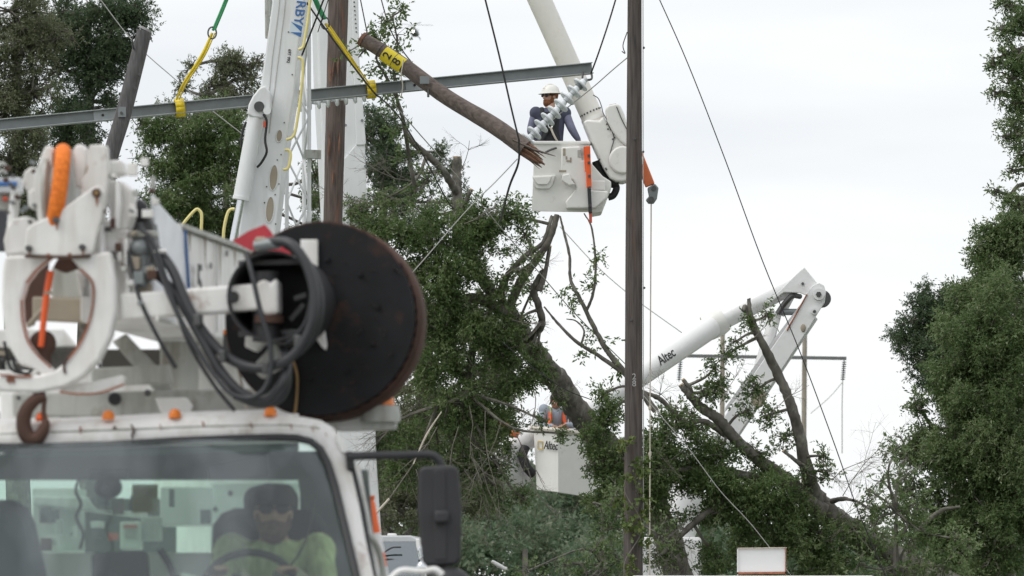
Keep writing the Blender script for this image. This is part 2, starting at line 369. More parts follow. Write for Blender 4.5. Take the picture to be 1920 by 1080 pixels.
def foliage(name, blobs, matl, parent, seed, size=.07, lai=5.0, sub=9, depth=1.0, aspect=.4, branches=None, holes=.35, bmat=None, skel=None, twigs=1, br=.012, droop=.25, fill=1.0):
    """blobs: (px, py, D, radius_px[, density]); each breaks into uneven sub-clumps of leafy sprigs."""
    rng = np.random.default_rng(seed); POS = []; AX = []; TI = []; mbr = MB()
    sk = [np.array(p) for p in (skel or [])]
    for bl in blobs:
        px, py, D, rp = bl[:4]; dens = bl[4] if len(bl) > 4 else 1.0
        c = np.array(P(px, py, D)); r = rp / FPX * D
        if sk and branches is not None:
            j = min(range(len(sk)), key=lambda i: np.linalg.norm(sk[i] - c)); st = sk[j]
            md = (st + c) / 2 + rng.normal(0, .12, 3) * np.linalg.norm(c - st)
            mbr.tube(crm([st, md, c], 4), [br * 2.2, br * 1.2], 5, False)
        ns = max(3, int(sub * rng.uniform(.8, 1.25)))
        for k in range(ns):
            d = rng.normal(size=3); d /= np.linalg.norm(d); d[1] *= depth
            sc_ = c + d * r * rng.uniform(.2, 1.08); sr = r * rng.uniform(.16, .46)
            if branches is not None:
                md = (c + sc_) / 2 + rng.normal(0, .15, 3) * r
                mbr.tube([c, md, sc_], [br, br * .6, br * .3], 4, False)
                for q in range(twigs):
                    e = sc_ + rng.normal(0, .7, 3) * sr
                    mbr.tube([(md + sc_) / 2, (sc_ + e) / 2 + rng.normal(0, .1, 3) * sr, e], [br * .45, br * .3, br * .15], 3, False)
            nl = int(lai * dens * math.pi * sr * sr / (size * size * aspect * .5)); nsp = max(2, nl // 9)
            u = rng.normal(size=(nsp, 3)); u /= np.linalg.norm(u, axis=1, keepdims=True)
            rad = sr * rng.uniform(.1, 1.0, nsp) ** .6 * (1 + .17 * rng.normal(size=nsp))
            so_ = sc_ + u * rad[:, None]
            ax = u * .8 + rng.normal(0, .6, (nsp, 3)); ax[:, 2] -= droop; ax /= np.linalg.norm(ax, axis=1, keepdims=True)
            ln = size * rng.uniform(1.6, 3.2, nsp)
            tb = rng.uniform(.1, .9) * .5 + rng.uniform(0, .5, nsp)
            for q in range(9):
                f = (q + .5) / 9
                p = so_ + ax * (ln * f)[:, None] + rng.normal(0, size * .12, (nsp, 3))
                la = ax * .6 + rng.normal(0, .65, (nsp, 3)); la[:, 2] -= .1
                keep = rng.uniform(0, 1, nsp) > .12
                POS.append(p[keep]); AX.append(la[keep]); TI.append(tb[keep])
    POS = np.concatenate(POS); AX = np.concatenate(AX); TI = np.concatenate(TI)
    o = leaves_object(name, POS, AX, size, matl, parent, rng, aspect, TI)
    if branches is not None and mbr.v: ob(branches, mbr, bmat or BARK, parent, kind='stuff' if branches == 'twigs' else None)
    return o

def twig_spray(mb, rng, st, dr, ln, r, depth=3, n=4, sides=3, spread=.55, grav=0):
    st = np.array(st, float); d = np.array(dr, float); d /= np.linalg.norm(d)
    pts = [st]; p = st.copy(); seg = 4
    for k in range(seg):
        d = d + rng.normal(0, .16, 3); d[2] -= grav; d /= np.linalg.norm(d); p = p + d * ln / seg; pts.append(p.copy())
    mb.tube(pts, [r, r * .45], sides, False)
    if depth > 0:
        for k in range(n):
            f = rng.uniform(.25, 1); i = min(seg, int(f * seg)); nd = d + rng.normal(0, spread, 3)
            twig_spray(mb, rng, pts[i], nd, ln * rng.uniform(.4, .7), r * .5, depth - 1, n, sides, spread, grav)
PALEF = mat('pale_torn_fibre', (.34, .20, .13), .9, var=.3, scale=20)

# ================================================================== the setting
mb = MB(); mb.add([(-2500, -600, 0), (2500, -600, 0), (2500, 3500, 0), (-2500, 3500, 0)], [[0, 1, 2, 3]])
ob('ground', mb, GRASS, base=(0, 0, 0), kind='structure')
mb = MB(); mb.add([(-6.5, -40, .004), (4.5, -40, .004), (4.5, 400, .004), (-6.5, 400, .004)], [[0, 1, 2, 3]])
road = ob('road', mb, ASPH, base=(0, 0, 0), kind='structure')
for x in (-6.3, 4.3):
    mb = MB(); mb.box((x, 180, .012), (.12, 440, .004)); ob('edge_line', mb, WTXT, road)
mb = MB(); mb.box((-1.0, 180, .012), (.12, 440, .004)); ob('centre_line', mb, YELLOWT, road)
for x in (-6.6, 4.6):
    mb = MB(); mb.box((x, 180, .06), (.2, 440, .12)); ob('kerb', mb, CONC, None, bevel=.02, kind='structure')

IMG_X = V(1, 0, 0)
def idir(ang):                          # direction in the picture plane, degrees clockwise from right
    return V(math.cos(R(ang)), 0, -math.sin(R(ang)))
def px2m(n, D): return n / FPX * D

# ---------------------------------------------------------------- wooden poles
def wood_pole(name, path, mats, label, group=None, wob=.012, n=18):
    mb = MB(); rng = random.Random(hash(label) % 999 if False else len(label))
    pts = crm([p for p, r in path], 8); rr = np.interp(np.linspace(0, 1, len(pts)), np.linspace(0, 1, len(path)), [r for p, r in path])
    mb.tube(pts, [float(r) * (1 + rng.uniform(-wob, wob) * 2) for r in rr], n)
    b = min((p for p, r in path), key=lambda q: q.z)
    return mb, b
def vpole(px0, py0, px1, py1, D, w0, w1):    # standing pole through two picture points, carried on to the ground
    a, b = P(px0, py0, D), P(px1, py1, D); t = (0 - a.z) / (b.z - a.z); g = a + (b - a) * t
    r0, r1 = px2m(w0, D) / 2, px2m(w1, D) / 2
    return [(g, r0 + (r1 - r0) * t), (b, r1), ((a + b) / 2, (r0 + r1) / 2), (a, r0)]

pA = vpole(641, -260, 624, 420, 70, 38, 37)
mb, b = wood_pole('pole', pA, None, 'a')
t = thing('utility_pole', b, 'reddish brown weathered wooden pole crossing behind the steel beam beside the crane', 'pole')
ob('shaft', mb, POLER, t)
rng = random.Random(3)
for k in range(7):                       # long splinters and checks standing off the shaft
    y0 = rng.uniform(20, 380); x0 = 637 - y0 * .035 + rng.uniform(-12, 12)
    mb = MB(); q = P(x0, y0, 69.87); q2 = P(x0 - rng.uniform(0, 3), y0 + rng.uniform(20, 50), 69.87)
    mb.tube([q, (q + q2) / 2 + V(0, -.012, 0), q2], [.004, .014, .003], 5); ob('splinter', mb, SPLINT, t)
pB = vpole(1190.5, -260, 1187, 1080, 65, 25, 37)
mb, b = wood_pole('pole', pB, None, 'ab')
t = thing('utility_pole', b, 'tall dark wooden pole marked 28 with vines around its foot', 'pole')
poleB = t
ob('shaft', mb, POLEW, t)
text('pole_number', '2\n8', .098, P(1189, 713, 64.86), (1, 0, 0), (0, 0, 1), mat('faded_number_paint', (.36, .36, .36), .7, var=.3, scale=40), t)
mb = MB(); q0, q1 = P(1205.5, -120, 64.95), P(1206.5, 1000, 64.95)
mb.tube([q0, q1], .006, 6); ob('ground_wire', mb, WIREL, t)
rng = random.Random(15)
for k in range(16):
    y0 = rng.uniform(-20, 1000); hw = 13 + 5 * y0 / 1080; x0 = 1189 + rng.uniform(-.75, .75) * hw; dq = 64.915 + .06 * abs(x0 - 1189) / hw
    L_ = rng.uniform(15, 70); mb = MB(); mb.tube([P(x0, y0, dq), P(x0 + rng.uniform(-1.5, 1.5), y0 + L_ / 2, dq - .006), P(x0 + rng.uniform(-2, 2), y0 + L_, dq)], [.002, .007, .002], 5); ob('drying_crack', mb, INK if k % 2 else SPLINT, t)
for x0, y0 in ((1207, 90), (1206, 285), (1208, 540), (1176, 410), (1190, 260), (1183, 600)):
    mb = MB(); q = P(x0, y0, 64.9); mb.cyl(q, q + V(.0, -.035, 0), .014, n=8); ob('bolt', mb, STEEL, t)
mb = MB(); mb.tube(crm([P(1176, 60, 64.95), P(1168, 85, 64.95), P(1172, 100, 64.95), P(1166, 96, 64.95)], 4), .006, 5); ob('wire_end', mb, WIRE, t)
rng_ = np.random.default_rng(5)

# leaning cut pole bolted to the beam (left)
D = 66.6
mb = MB(); pts = crm([P(200, 372, D), P(206, 300, D), P(232, 212, D), P(258, 110, D), P(271, 58, D)], 6)
mb.tube(pts, [.094, .094, .094, .092, .088], 18)
t = thing('cut_pole', P(200, 372, D), 'grey cut pole stub leaning against the beam over the truck boom', 'pole')
ob('shaft', mb, POLEG, t)
mb = MB(); c = P(271.5, 57, D); mb.tube([c, c + V(.012, 0, .025)], [.089, .08], 18); ob('sawn_top', mb, mat('grey_sawn_end', (.34, .34, .34), .9, var=.2), t)
for (x, y) in ((228, 212), (283, 72), (262, 140), (254, 166)):
    mb = MB(); q = P(x, y, D - .1); mb.cyl(q, q + V(0, -.05, 0), .016, n=8); ob('bolt', mb, STEEL, t)
mb = MB(); mb.box(P(229, 210, D - .1), (.09, .03, .12)); ob('clamp_plate', mb, GALV, t)
mb = MB(); mb.tube(crm([P(252, 60, D), P(248, 75, D - .1), P(251, 92, D - .1), P(247, 82, D)], 4), .008, 5); ob('wire_loop', mb, WIRE, t)

# broken pole with number tag
mb = MB(); ax0, ax1 = P(684, 76, 67.5), P(985, 278, 67.0)
pd = (ax1 - ax0).normalized()
pts = [ax0 + (ax1 - ax0) * f for f in np.linspace(0, 1, 22)]; rng = random.Random(4)
pts = [p + V(0, 0, .02 * math.sin(i * .45)) for i, p in enumerate(pts)]
mb.tube(pts, [(.086 + .018 * i / 21) * rng.uniform(.975, 1.025) for i in range(22)], 18)
t = thing('broken_pole', ax1, 'snapped brown pole with yellow 28 tag slanting across the beam', 'pole'); bpole = t
ob('shaft', mb, POLEB, t)
mb = MB(); mb.tube([ax0 - pd * .004, ax0 - pd * .05], [.094, .085], 14); ob('top_end', mb, SPLINT, t)
rng = random.Random(11); perp = pd.cross(V(0, 1, 0)).normalized()
for k in range(13):
    a = rng.uniform(0, 6.28); o_ = (perp * math.cos(a) + V(0, 1, 0) * math.sin(a)) * rng.uniform(.03, .085)
    up_ = o_.dot(perp); ln = rng.uniform(.06, .2) + (.10 if up_ < 0 else .0); st = ax1 - pd * rng.uniform(.2, .3) + o_ * .85
    e = ax1 + pd * ln + o_ * rng.uniform(.9, 1.25) + V(0, rng.uniform(-.02, .02), rng.uniform(-.03, .02))
    mb = MB(); mb.tube([st, (st + e) / 2 + o_ * .05, st + (e - st) * .85, e], [.05, .045, .03, .006], 6, flat=.6); ob('splinter', mb, SPLINT if k % 3 else POLEB, t)
for k in range(26):
    a = rng.uniform(0, 6.28); o_ = (perp * math.cos(a) + V(0, 1, 0) * math.sin(a)) * rng.uniform(.01, .09); st = ax1 - pd * .1 + o_
    e = ax1 + pd * rng.uniform(.05, .30) + o_ * rng.uniform(.8, 1.5) + V(0, 0, rng.uniform(-.04, .03))
    mb = MB(); mb.tube([st, (st + e) / 2 + V(0, 0, rng.uniform(-.01, .01)), e], [.010, .007, .002], 4); ob('fibre', mb, PALEF if k % 2 else SPLINT, t)
mb = MB(); s0 = P(962, 262, 66.95); mb.tube([s0, P(1000, 280, 66.9), P(1042, 293, 66.9)], [.03, .035, .006], 7, flat=.5); ob('long_splinter', mb, POLEB, t)
tagc = P(737, 107, 67.3)
mb = MB(); n_ = 9; vs = []
toc = (CAM - tagc).normalized(); sidev = pd.cross(toc).normalized(); nrm = sidev.cross(pd).normalized()
if nrm.dot(toc) < 0: nrm = -nrm
axc = ax0 + pd * (tagc - ax0).dot(pd)
for i in range(n_):
    a = R(-62 + 124 * i / (n_ - 1))
    for h in (-.145, .145):
        for rr_ in (.1045, .1015): vs.append(axc + pd * h + (nrm * math.cos(a) + sidev * math.sin(a)) * rr_)
fs = []
for i in range(n_ - 1):
    k = 4 * i; fs += [[k, k + 4, k + 6, k + 2], [k + 1, k + 3, k + 7, k + 5], [k, k + 1, k + 5, k + 4], [k + 2, k + 6, k + 7, k + 3]]
mb.add(vs, fs, 0, True); ob('number_tag', mb, YELLOWT, t, label='yellow number tag reading 28')
upv = -pd
text('digits', '2', .15, axc - pd * .068 + nrm * .109, upv.cross(nrm), upv, INK, t)
text('digits', '8', .15, axc + pd * .07 + nrm * .109, upv.cross(nrm), upv, INK, t)
for f in (.10, .19):
    mb = MB(); c = ax0 + (ax1 - ax0) * f
    mb.tube([c + (nrm * math.cos(a) + sidev * math.sin(a)) * .101 for a in np.linspace(-1.6, 1.6, 12)], .006, 5); ob('wire_band', mb, STEEL, t)
mb = MB(); mb.box(P(796, 150, 67.15), (.11, .03, .09)); ob('clamp_plate', mb, GALV, t)
mb = MB(); q = P(803, 168, 67.2); mb.cyl(q, q + V(0, -.02, -.09), .014, n=8); ob('bolt', mb, STEEL, t)
mb = MB(); q = P(684, 92, 67.4); mb.tube([q, P(672, 108, 67.4)], [.02, .006], 6); ob('broken_pin', mb, STEEL, t)
mb = MB(); mb.tube(crm([P(757, 112, 67.15), P(752, 140, 67.1), P(755, 160, 67.1), P(752, 182, 67.1)], 5), .007, 5); ob('rope_tail', mb, ROPE, t)

# ---------------------------------------------------------------- steel crossarm beam in the slings
a, b = P(-190, 253, 66.9), P(1110, 128, 68.3); d = (b - a).normalized(); s_ = V(d.y, -d.x, 0).normalized() * -1
s_ = d.cross(V(0, 0, 1)).normalized(); upb = s_.cross(d).normalized()
GALVF = mat('galvanised_flange', (.36, .385, .39), .45, .2, var=.1, dirt=(.25, .26, .26), dirt_amt=.4, dscale=4)
t = thing('crossarm_beam', a, 'long grey galvanised steel crossarm beam hanging in yellow slings', 'beam'); beam_t = t
mb = MB(); mb.beam(a, b, .012, .118, s_); ob('web', mb, GALV, t)
for k, nm in ((1, 'flange'), (-1, 'flange')):
    mb = MB(); o_ = upb * (.063 * k); mb.beam(a + o_, b + o_, .16, .012, s_); ob(nm, mb, GALVF, t, bevel=.003)
for px in (195, 780):
    f = (px + 190) / 1300; c = a + (b - a) * f - s_ * 0
    mb = MB(); q = c + (V(0, -1, 0) * .012); mb.beam(q - d * .16, q + d * .16, .008, .112, s_); ob('splice_plate', mb, mat('galv_pale', (.40, .43, .44), .4, .3, var=.06), t)
    mb = MB(); q = c - d * .05 + V(0, -.018, 0); mb.cyl(q, q + V(0, -.012, 0), .016, n=10); ob('bolt_hole', mb, INK, t)
def beam_pt(px, off=0, dy=0):
    return a + (b - a) * ((px + 190) / 1300) + upb * off + V(0, dy, 0)
# suspension shackle at the beam end
mb = MB(); e = P(1101, 141, 68.2); mb.tube(crm([e + V(-.05, 0, .04), e + V(-.05, -.03, -.05), e + V(.05, -.03, -.05), e + V(.05, 0, .04)], 4), .014, 6); ob('shackle', mb, STEEL, t)

CAPG = mat('pale_cap', (.42, .44, .45), .5, .1, var=.1)
def insulator_string(name, p0, p1, n, rdisc, label, tilt=0):
    p0, p1 = Vector(p0), Vector(p1); t = thing(name, p1 if p1.z < p0.z else p0, label, 'insulator')
    dd = (p1 - p0).normalized()
    mb = MB(); mb.tube([p0, p1], .018, 8); ob('rod', mb, CAPG, t)
    mb = MB(); mb.tube([p0, p0 + dd * .14], [.022, .05], 10); ob('end_cap', mb, GALV, t)
    L_ = (p1 - p0).length
    for i in range(n):
        c = p0 + dd * (L_ * (i + .75) / (n + .3))
        mb = MB(); mb.lathe(c, dd, [(-.055, .0), (-.055, .038), (-.01, .045), (-.006, rdisc * .6), (.0, rdisc * .95), (.012, rdisc), (.024, rdisc * .93), (.018, rdisc * .4), (.05, .03), (.055, 0)], 20)
        o = ob('insulator_disc', mb, INSUL, t)
        mb = MB(); mb.cyl(c - dd * .09, c - dd * .03, .03, .036, 10); ob('disc_cap', mb, CAPG, o)
    return t
insulator_string('insulator_string', P(1099, 148, 67.6), P(984, 268, 67.4), 9, .106, 'string of white disc insulators hanging diagonally in front of the bucket worker')
insulator_string('insulator_string', P(548, 196, 68.5), P(706, 172, 68.7), 9, .105, 'string of grey disc insulators lying along the back of the beam')

# ---------------------------------------------------------------- lifting slings
def sling(gp, yp, loop_px, label, gm=GREEN):
    t = thing('lifting_sling', P(*yp[-1]), label, 'sling')
    mb = MB(); pts = crm([P(*q) for q in gp], 6); mb.tube(pts, .034, 8, flat=.45); ob('green_strap', mb, GREEN, t)
    mb = MB(); pts2 = [p + V(.022, -.02, 0) for p in pts]; mb.tube(pts2, .018, 6); ob('green_strap_edge', mb, GREEN, t)
    q = P(*yp[0]); mb = MB(); mb.tube([q + V(.05 * math.cos(k), -.02, .07 * math.sin(k)) for k in np.linspace(0, 6.28, 14)], .011, 6, False); ob('shackle', mb, STEEL, t)
    mb = MB(); mb.tube(crm([P(*q) for q in yp], 6), [.03, .042, .03, .026], 8, flat=.5); ob('yellow_strap', mb, YELLOW, t)
    mb = MB(); mb.tube(crm([P(x + 5, y, D_ + .12) for x, y, D_ in yp], 6), [.022, .03, .02], 8, flat=.4); ob('yellow_strap', mb, YELLOW, t)
    # choke loop round the beam
    c = beam_pt(loop_px); ring = []
    for k in range(17):
        an = 2 * math.pi * k / 16; ring.append(c + s_ * (.1 * math.cos(an)) + upb * (.11 * math.sin(an)))
    vs = []; fs = []
    for i, q in enumerate(ring):
        vs += [q - d * .055, q + d * .055]
    fs = [[2 * i, 2 * i + 1, 2 * i + 3, 2 * i + 2] for i in range(16)]
    mb = MB(); mb.add(vs, fs, 0, True); o = ob('choker_loop', mb, YELLOW, t); md = o.modifiers.new('th', 'SOLIDIFY'); md.thickness = .012
    return t
sling([(470, -130, 66.6), (428, -14, 66.7), (399, 57, 66.7)], [(398, 62, 66.7), (378, 105, 66.7), (345, 155, 66.8), (331, 186, 66.9)], 330, 'yellow and green sling choked on the beam between cut pole and crane boom')
sling([(545, -110, 67.0), (590, 0, 67.2), (607, 36, 67.2)], [(610, 44, 67.2), (640, 88, 67.2), (668, 130, 67.3), (688, 158, 67.4)], 689, 'yellow and green sling choked on the beam beside the reddish pole')
hk = thing('crane_hook', P(505, -240, 66.8), 'steel crane hook block above the two slings', 'hook')
mb = MB(); q = P(505, -250, 66.8); mb.box(q + V(0, 0, .3), (.3, .2, .45)); ob('block', mb, YELLOWT, hk, bevel=.03)
mb = MB(); mb.tube([q + V(.12 * math.cos(k), 0, -.05 + .14 * math.sin(k)) for k in np.linspace(1.6, 6.6, 12)], .035, 8); ob('hook', mb, STEEL, hk)
mb = MB(); mb.tube([q + V(-.08, 0, .5), q + V(-.08, 0, 4)], .012, 6); mb.tube([q + V(.08, 0, .5), q + V(.08, 0, 4)], .012, 6); ob('hoist_rope', mb, WIRE, hk)

# ---------------------------------------------------------------- big crane with lift cylinder
D = 66.0
t = thing('mobile_crane', P(470, 700, D + .5) * 1.0, 'white mobile crane with hydraulic cylinder and yellow ladder rails behind the truck boom', 'crane'); crane = t
F0 = [(560, -420), (622, -420), (571, 0), (558, 105), (552, 175), (531, 303), (516, 440), (497, 600), (425, 600), (451, 412), (476, 260), (490, 155), (498, 97), (511, 0)]
mb = MB(); mb.prism([P(x, y, D) for x, y in F0], (.02, .75, 0)); ob('boom', mb, CRANEW, t, bevel=.02)
for pts in ([(541, -60), (533, 20), (519, 130), (505, 250)], [(529, -60), (522, 20), (510, 110), (504, 175)]):
    mb = MB(); mb.tube([P(x, y, D - .004) for x, y in pts], .008, 5); ob('weld_seam', mb, mat('seam', (.55, .55, .54), .5), t)
for x, y, rx, ry in ((523.5, 255, 5.5, 11), (513, 333, 7.5, 23), (506, 393, 7.5, 23)):
    mb = MB(); mb.prism([P(x + rx * math.cos(k) - (ry * math.sin(k)) * .09, y + ry * math.sin(k), D - .006) for k in np.linspace(0, 6.28, 25)[:-1]], (0, .004, 0)); ob('oval_cutout', mb, TAN, t)
    mb = MB(); mb.tube([P(x + rx * 1.06 * math.cos(k) - (ry * math.sin(k)) * .09, y + ry * 1.06 * math.sin(k), D - .008) for k in np.linspace(0, 6.28, 25)], .006, 5, False); ob('cutout_rim', mb, CRANEW, t)
rng = random.Random(9)
for x, y in ((533, 230), (527, 290), (520, 300), (523, 345), (516, 365), (517, 420), (500, 350), (496, 380), (541, 60), (548, 140)):
    mb = MB(); q = P(x, y, D - .004); mb.cyl(q, q + V(0, -.006, 0), .009, n=8); ob('bolt', mb, STEEL, t)
# pivot lug and cylinder
mb = MB(); mb.prism([P(x, y, D - .22) for x, y in ((466, 196), (474, 180), (486, 165), (497, 160), (507, 172), (509, 200), (503, 216), (492, 222), (474, 220), (463, 214))], (0, .5, 0)); ob('pivot_lug', mb, CRANEW, t, bevel=.02, seg=3)
for x, y, r_ in ((486, 200, .06), (501, 208, .045)):
    mb = MB(); q = P(x, y, D - .225); mb.cyl(q, q + V(0, -.03, 0), r_, n=18); o = ob('pivot_pin', mb, CRANEW if r_ < .05 else STEEL, t)
mb = MB(); c0, c1 = P(481, 214, D - .12), P(452, 375, D - .12); mb.tube([c0, c0 + (c1 - c0) * .96, c0 + (c1 - c0) * .962, c1], [.093, .097, .103, .103], 24); ob('lift_cylinder', mb, CRANEW, t)
mb = MB(); mb.cyl(c1, P(424, 520, D - .12), .044); ob('piston_rod', mb, CHROME, t)
mb = MB(); mb.tube(crm([P(494, 214, D - .26), P(500, 228, D - .26), P(497, 262, D - .26), P(500, 285, D - .26), P(490, 305, D - .2), P(483, 313, D - .1)], 5), .015, 7); ob('hydraulic_hose', mb, BLACK, t)
mb = MB(); mb.tube(crm([P(462, 228, D), P(457, 240, D), P(452, 265, D), P(455, 282, D)], 5), .015, 7); ob('hydraulic_hose', mb, BLACK, t)
mb = MB(); mb.box(P(496, 233, D - .27), (.03, .03, .07)); ob('hose_fitting', mb, REDL, t)
for pts in ([(592, -60), (583, -10), (577, 40), (571, 75), (568, 88), (560, 93)], [(558, 108), (565, 110), (568, 122), (565, 170), (555, 240), (548, 257), (537, 262)], [(534, 281), (542, 282), (545, 292), (542, 310), (538, 317), (531, 318)]):
    mb = MB(); mb.tube(crm([P(x, y, D - .12) for x, y in pts], 5), .017, 8); ob('yellow_hand_rail', mb, YELLOWP, t)
for pts in ([(340, 432), (345, 418), (366, 394), (374, 395), (378, 405), (377, 440), (377, 470)], [(418, 470), (420, 430), (426, 402), (432, 393), (440, 392)]):
    mb = MB(); mb.tube(crm([P(x, y, D - 2.5) for x, y in pts], 5), .018, 8); ob('yellow_ladder_rail', mb, YELLOWP, t)
# lettering down the boom
dn = V(-.13, 0, -1).normalized(); rt_ = dn; upt = V(1, 0, -.13)
text('lettering', 'RBY', .155, P(561.5, 23.5, D - .006), dn, V(1, 0, -.13), BLUE, t, sx=1.05)
text('serial_number', '697 992', .05, P(541.5, 105, D - .006), dn, V(1, 0, -.13), INK, t)
mb = MB(); mb.prism([P(x, y, D - .003) for x, y in ((546, 39), (567, 45), (564, 70), (543, 61))], (0, .002, 0)); ob('logo_panel', mb, LBLUE, t)
for tri in (((546, 41), (567, 50), (565, 60)), ((544.5, 60), (566, 61), (564, 69.5))):
    mb = MB(); mb.prism([P(x, y, D - .006) for x, y in tri], (0, .002, 0)); ob('logo_triangle', mb, BLUE, t)
# stowed lattice jib beside the boom
LJ = [((540, -420), (537, 620)), ((567, -420), (571, 620)), ((579, -420), (580, 620))]
ch = []
for k, (q0, q1) in enumerate(LJ):
    mb = MB(); dz = .95 + (.5 if k == 1 else 0); p0, p1 = P(*q0, D + dz), P(*q1, D + dz); mb.tube([p0, p1], .024, 8); ob('jib_chord', mb, CRANEW, t); ch.append((p0, p1))
n_ = 13
for k in range(n_):
    f0, f1 = k / n_, (k + 1) / n_
    L0 = lambda i, f: ch[i][0] + (ch[i][1] - ch[i][0]) * f
    for i, j in ((0, 2), (0, 1), (1, 2)):
        A_, B_ = (L0(i, f0), L0(j, f1)) if (k + j) % 2 else (L0(i, f1), L0(j, f0))
        mb = MB(); mb.tube([A_, B_], .014, 6); ob('jib_brace', mb, CRANEW, t)
mb = MB(); mb.beam(P(572, 289, D + .9), P(602, 290, D + .9), .1, .1); ob('jib_bracket', mb, GREYW, t)
for q0, q1 in (((497, -300), (502, 72)), ((505, -300), (506, 30))):
    mb = MB(); mb.tube([P(*q0, D + .9), P(*q1, D + .9)], .03, 8); ob('boom_pipe', mb, GREYW, t)
for q0, q1, r_ in (((622, -40), (566, 104), .011), ((628, -40), (596, 60), .006)):
    mb = MB(); mb.tube([P(*q0, D - .3), P(*q1, D + .1)], r_, 6); ob('hoist_line', mb, WIRE, t)
# carrier (behind the foreground truck, under the frame)
mb = MB(); c = P(450, 600, D + .5); mb.box((c.x, D + 1.0, 2.6), (2.4, 3.2, 2.2)); ob('turntable', mb, CRANEW, t, bevel=.05)
mb = MB(); mb.box((c.x, D + 2.2, 1.0), (2.6, 9, .9)); ob('carrier', mb, GREYW, t, bevel=.05)
for s in (-1, 1):
    for yy in (-1.5, 0, 4, 5.3):
        mb = MB(); q = V(c.x + s * 1.15, D + 1 + yy, .55); mb.lathe(q, (s, 0, 0), [(-.2, 0), (-.2, .5), (-.16, .55), (.16, .55), (.2, .5), (.2, .25), (.1, 0)], 20); ob('wheel', mb, BLACK, t)

# second crane boom, behind the reddish pole
D = 76.0
t = thing('crane_boom', P(650, 1150, D), 'broad white box boom standing behind the reddish pole', 'crane')
FB = [(588, -300), (655, -300), (669, 117), (678, 218), (684, 272), (689, 400), (705, 860), (714, 1000), (722, 1225), (622, 1225), (610, 389), (604, 272), (597, 148), (593, 0)]
mb = MB(); mb.prism([P(x, y, D) for x, y in FB], (-.1, 1.0, 0)); ob('boom', mb, CRANEW, t, bevel=.03)
mb = MB(); mb.prism([P(x, y, D - .05) for x, y in ((655, -300), (666, -300), (674, 117), (682, 218), (686, 268), (684, 272), (668, 272), (662, 117))], (0, .05, 0)); ob('edge_plate', mb, CRANEW, t, bevel=.01)
mb = MB(); mb.prism([P(x, y, D - .03) for x, y in ((643, 300), (668, 270), (684, 264), (689, 400), (706, 860), (715, 1000), (690, 1000), (650, 420))], (0, .03, 0)); ob('doubler_plate', mb, CRANEW, t, bevel=.01)
for k in range(8):
    mb = MB(); q = P(664 + k * .6, 4 + k * 8, D - .055); mb.cyl(q, q + V(0, -.006, 0), .011, n=8); ob('rivet', mb, STEEL, t)
for x, y in ((679, 226), (685, 312), (648, 235), (637, 330)):
    mb = MB(); q = P(x, y, D - .06); mb.cyl(q, q + V(0, -.02, 0), .02, n=8); ob('bolt', mb, GALV, t)
mb = MB(); mb.box((P(665, 1200, D).x, D + .6, .9), (2.2, 4, 1.8)); ob('turret', mb, CRANEW, t, bevel=.05)

# ---------------------------------------------------------------- upper bucket lift
D = 70.2
t = thing('bucket_lift', P(1180, 300, D + 1), 'raised white bucket lift with cream boom and orange jib behind the dark pole', 'lift'); liftA = t
bd = (P(1118, 235, D + .1) - P(1008, -10, D + .1))
mb = MB(); q0 = P(1008, -10, D + .1) - bd * 2.2; q1 = P(1124, 250, D + .1)
mb.tube([q0, q1], [.165, .138], 28); ob('boom', mb, mat('cream_boom', (.77, .75, .70), .4, dirt=(.45, .40, .33), dirt_amt=.4, dscale=3, var=.04), t)
bdn = bd.normalized()
for off, r_, w_ in ((0, .147, .03),):
    c = P(1110, 219, D + .1); mb = MB(); mb.tube([c, c + bdn * .05], r_, 28); ob('boom_collar', mb, GLASSW, t)
bs = bdn.cross(V(0, 1, 0)).normalized()
for k in range(9):
    aa = R(-70 + 140 * k / 8); c = P(1107, 211, D + .1) + (V(0, -1, 0) * math.cos(aa) + bs * math.sin(aa)) * .141
    mb = MB(); mb.cyl(c, c + (V(0, -1, 0) * math.cos(aa) + bs * math.sin(aa)) * .007, .012, n=6); ob('rivet', mb, STEEL, t)
H = [(1093, 229), (1100, 224), (1124, 226), (1131, 217), (1137, 228), (1146, 246), (1168, 252), (1186, 262), (1200, 280), (1207, 300), (1200, 322), (1184, 336), (1168, 341), (1155, 340), (1143, 333), (1131, 314), (1117, 284), (1104, 256)]
mb = MB(); mb.prism([P(x, y, D - .2) for x, y in H], (0, .42, 0)); ob('tip_housing', mb, GLASSW, t, bevel=.035, seg=4)
H2 = [(1135, 204), (1141, 197), (1157, 194), (1163, 197), (1171, 214), (1178, 240), (1190, 268), (1180, 278), (1160, 262), (1148, 246), (1138, 226)]
mb = MB(); mb.prism([P(x, y, D - .24) for x, y in H2], (0, .34, 0)); o = ob('winch_housing', mb, GLASSW, t, bevel=.03, seg=4)
mb = MB(); mb.prism([P(x, y, D - .02) for x, y in ((1142, 196.5), (1155, 194), (1158, 197), (1145, 200))], (0, .16, 0)); ob('winch_slot', mb, TAN, o)
mb = MB(); mb.tube(crm([P(x, y, D - .25) for x, y in ((1156, 200), (1165, 222), (1173, 238), (1180, 252))], 4), .006, 5); ob('cover_seam', mb, STEEL, o)
for (x, y) in ((1138, 233), (1140, 242), (1149, 261), (1152, 258), (1137, 318), (1124, 299), (1136, 316)):
    mb = MB(); q = P(x, y, D - .205); mb.cyl(q, q + V(0, -.006, 0), .012, n=8); ob('bolt', mb, STEEL, t)
mb = MB(); mb.tube(crm([P(x, y, D - .21) for x, y in ((1112, 178), (1122, 185), (1128, 200), (1131, 212), (1143, 235), (1151, 258), (1146, 280), (1142, 300))], 4), .006, 5); ob('control_cable', mb, STEEL, t)
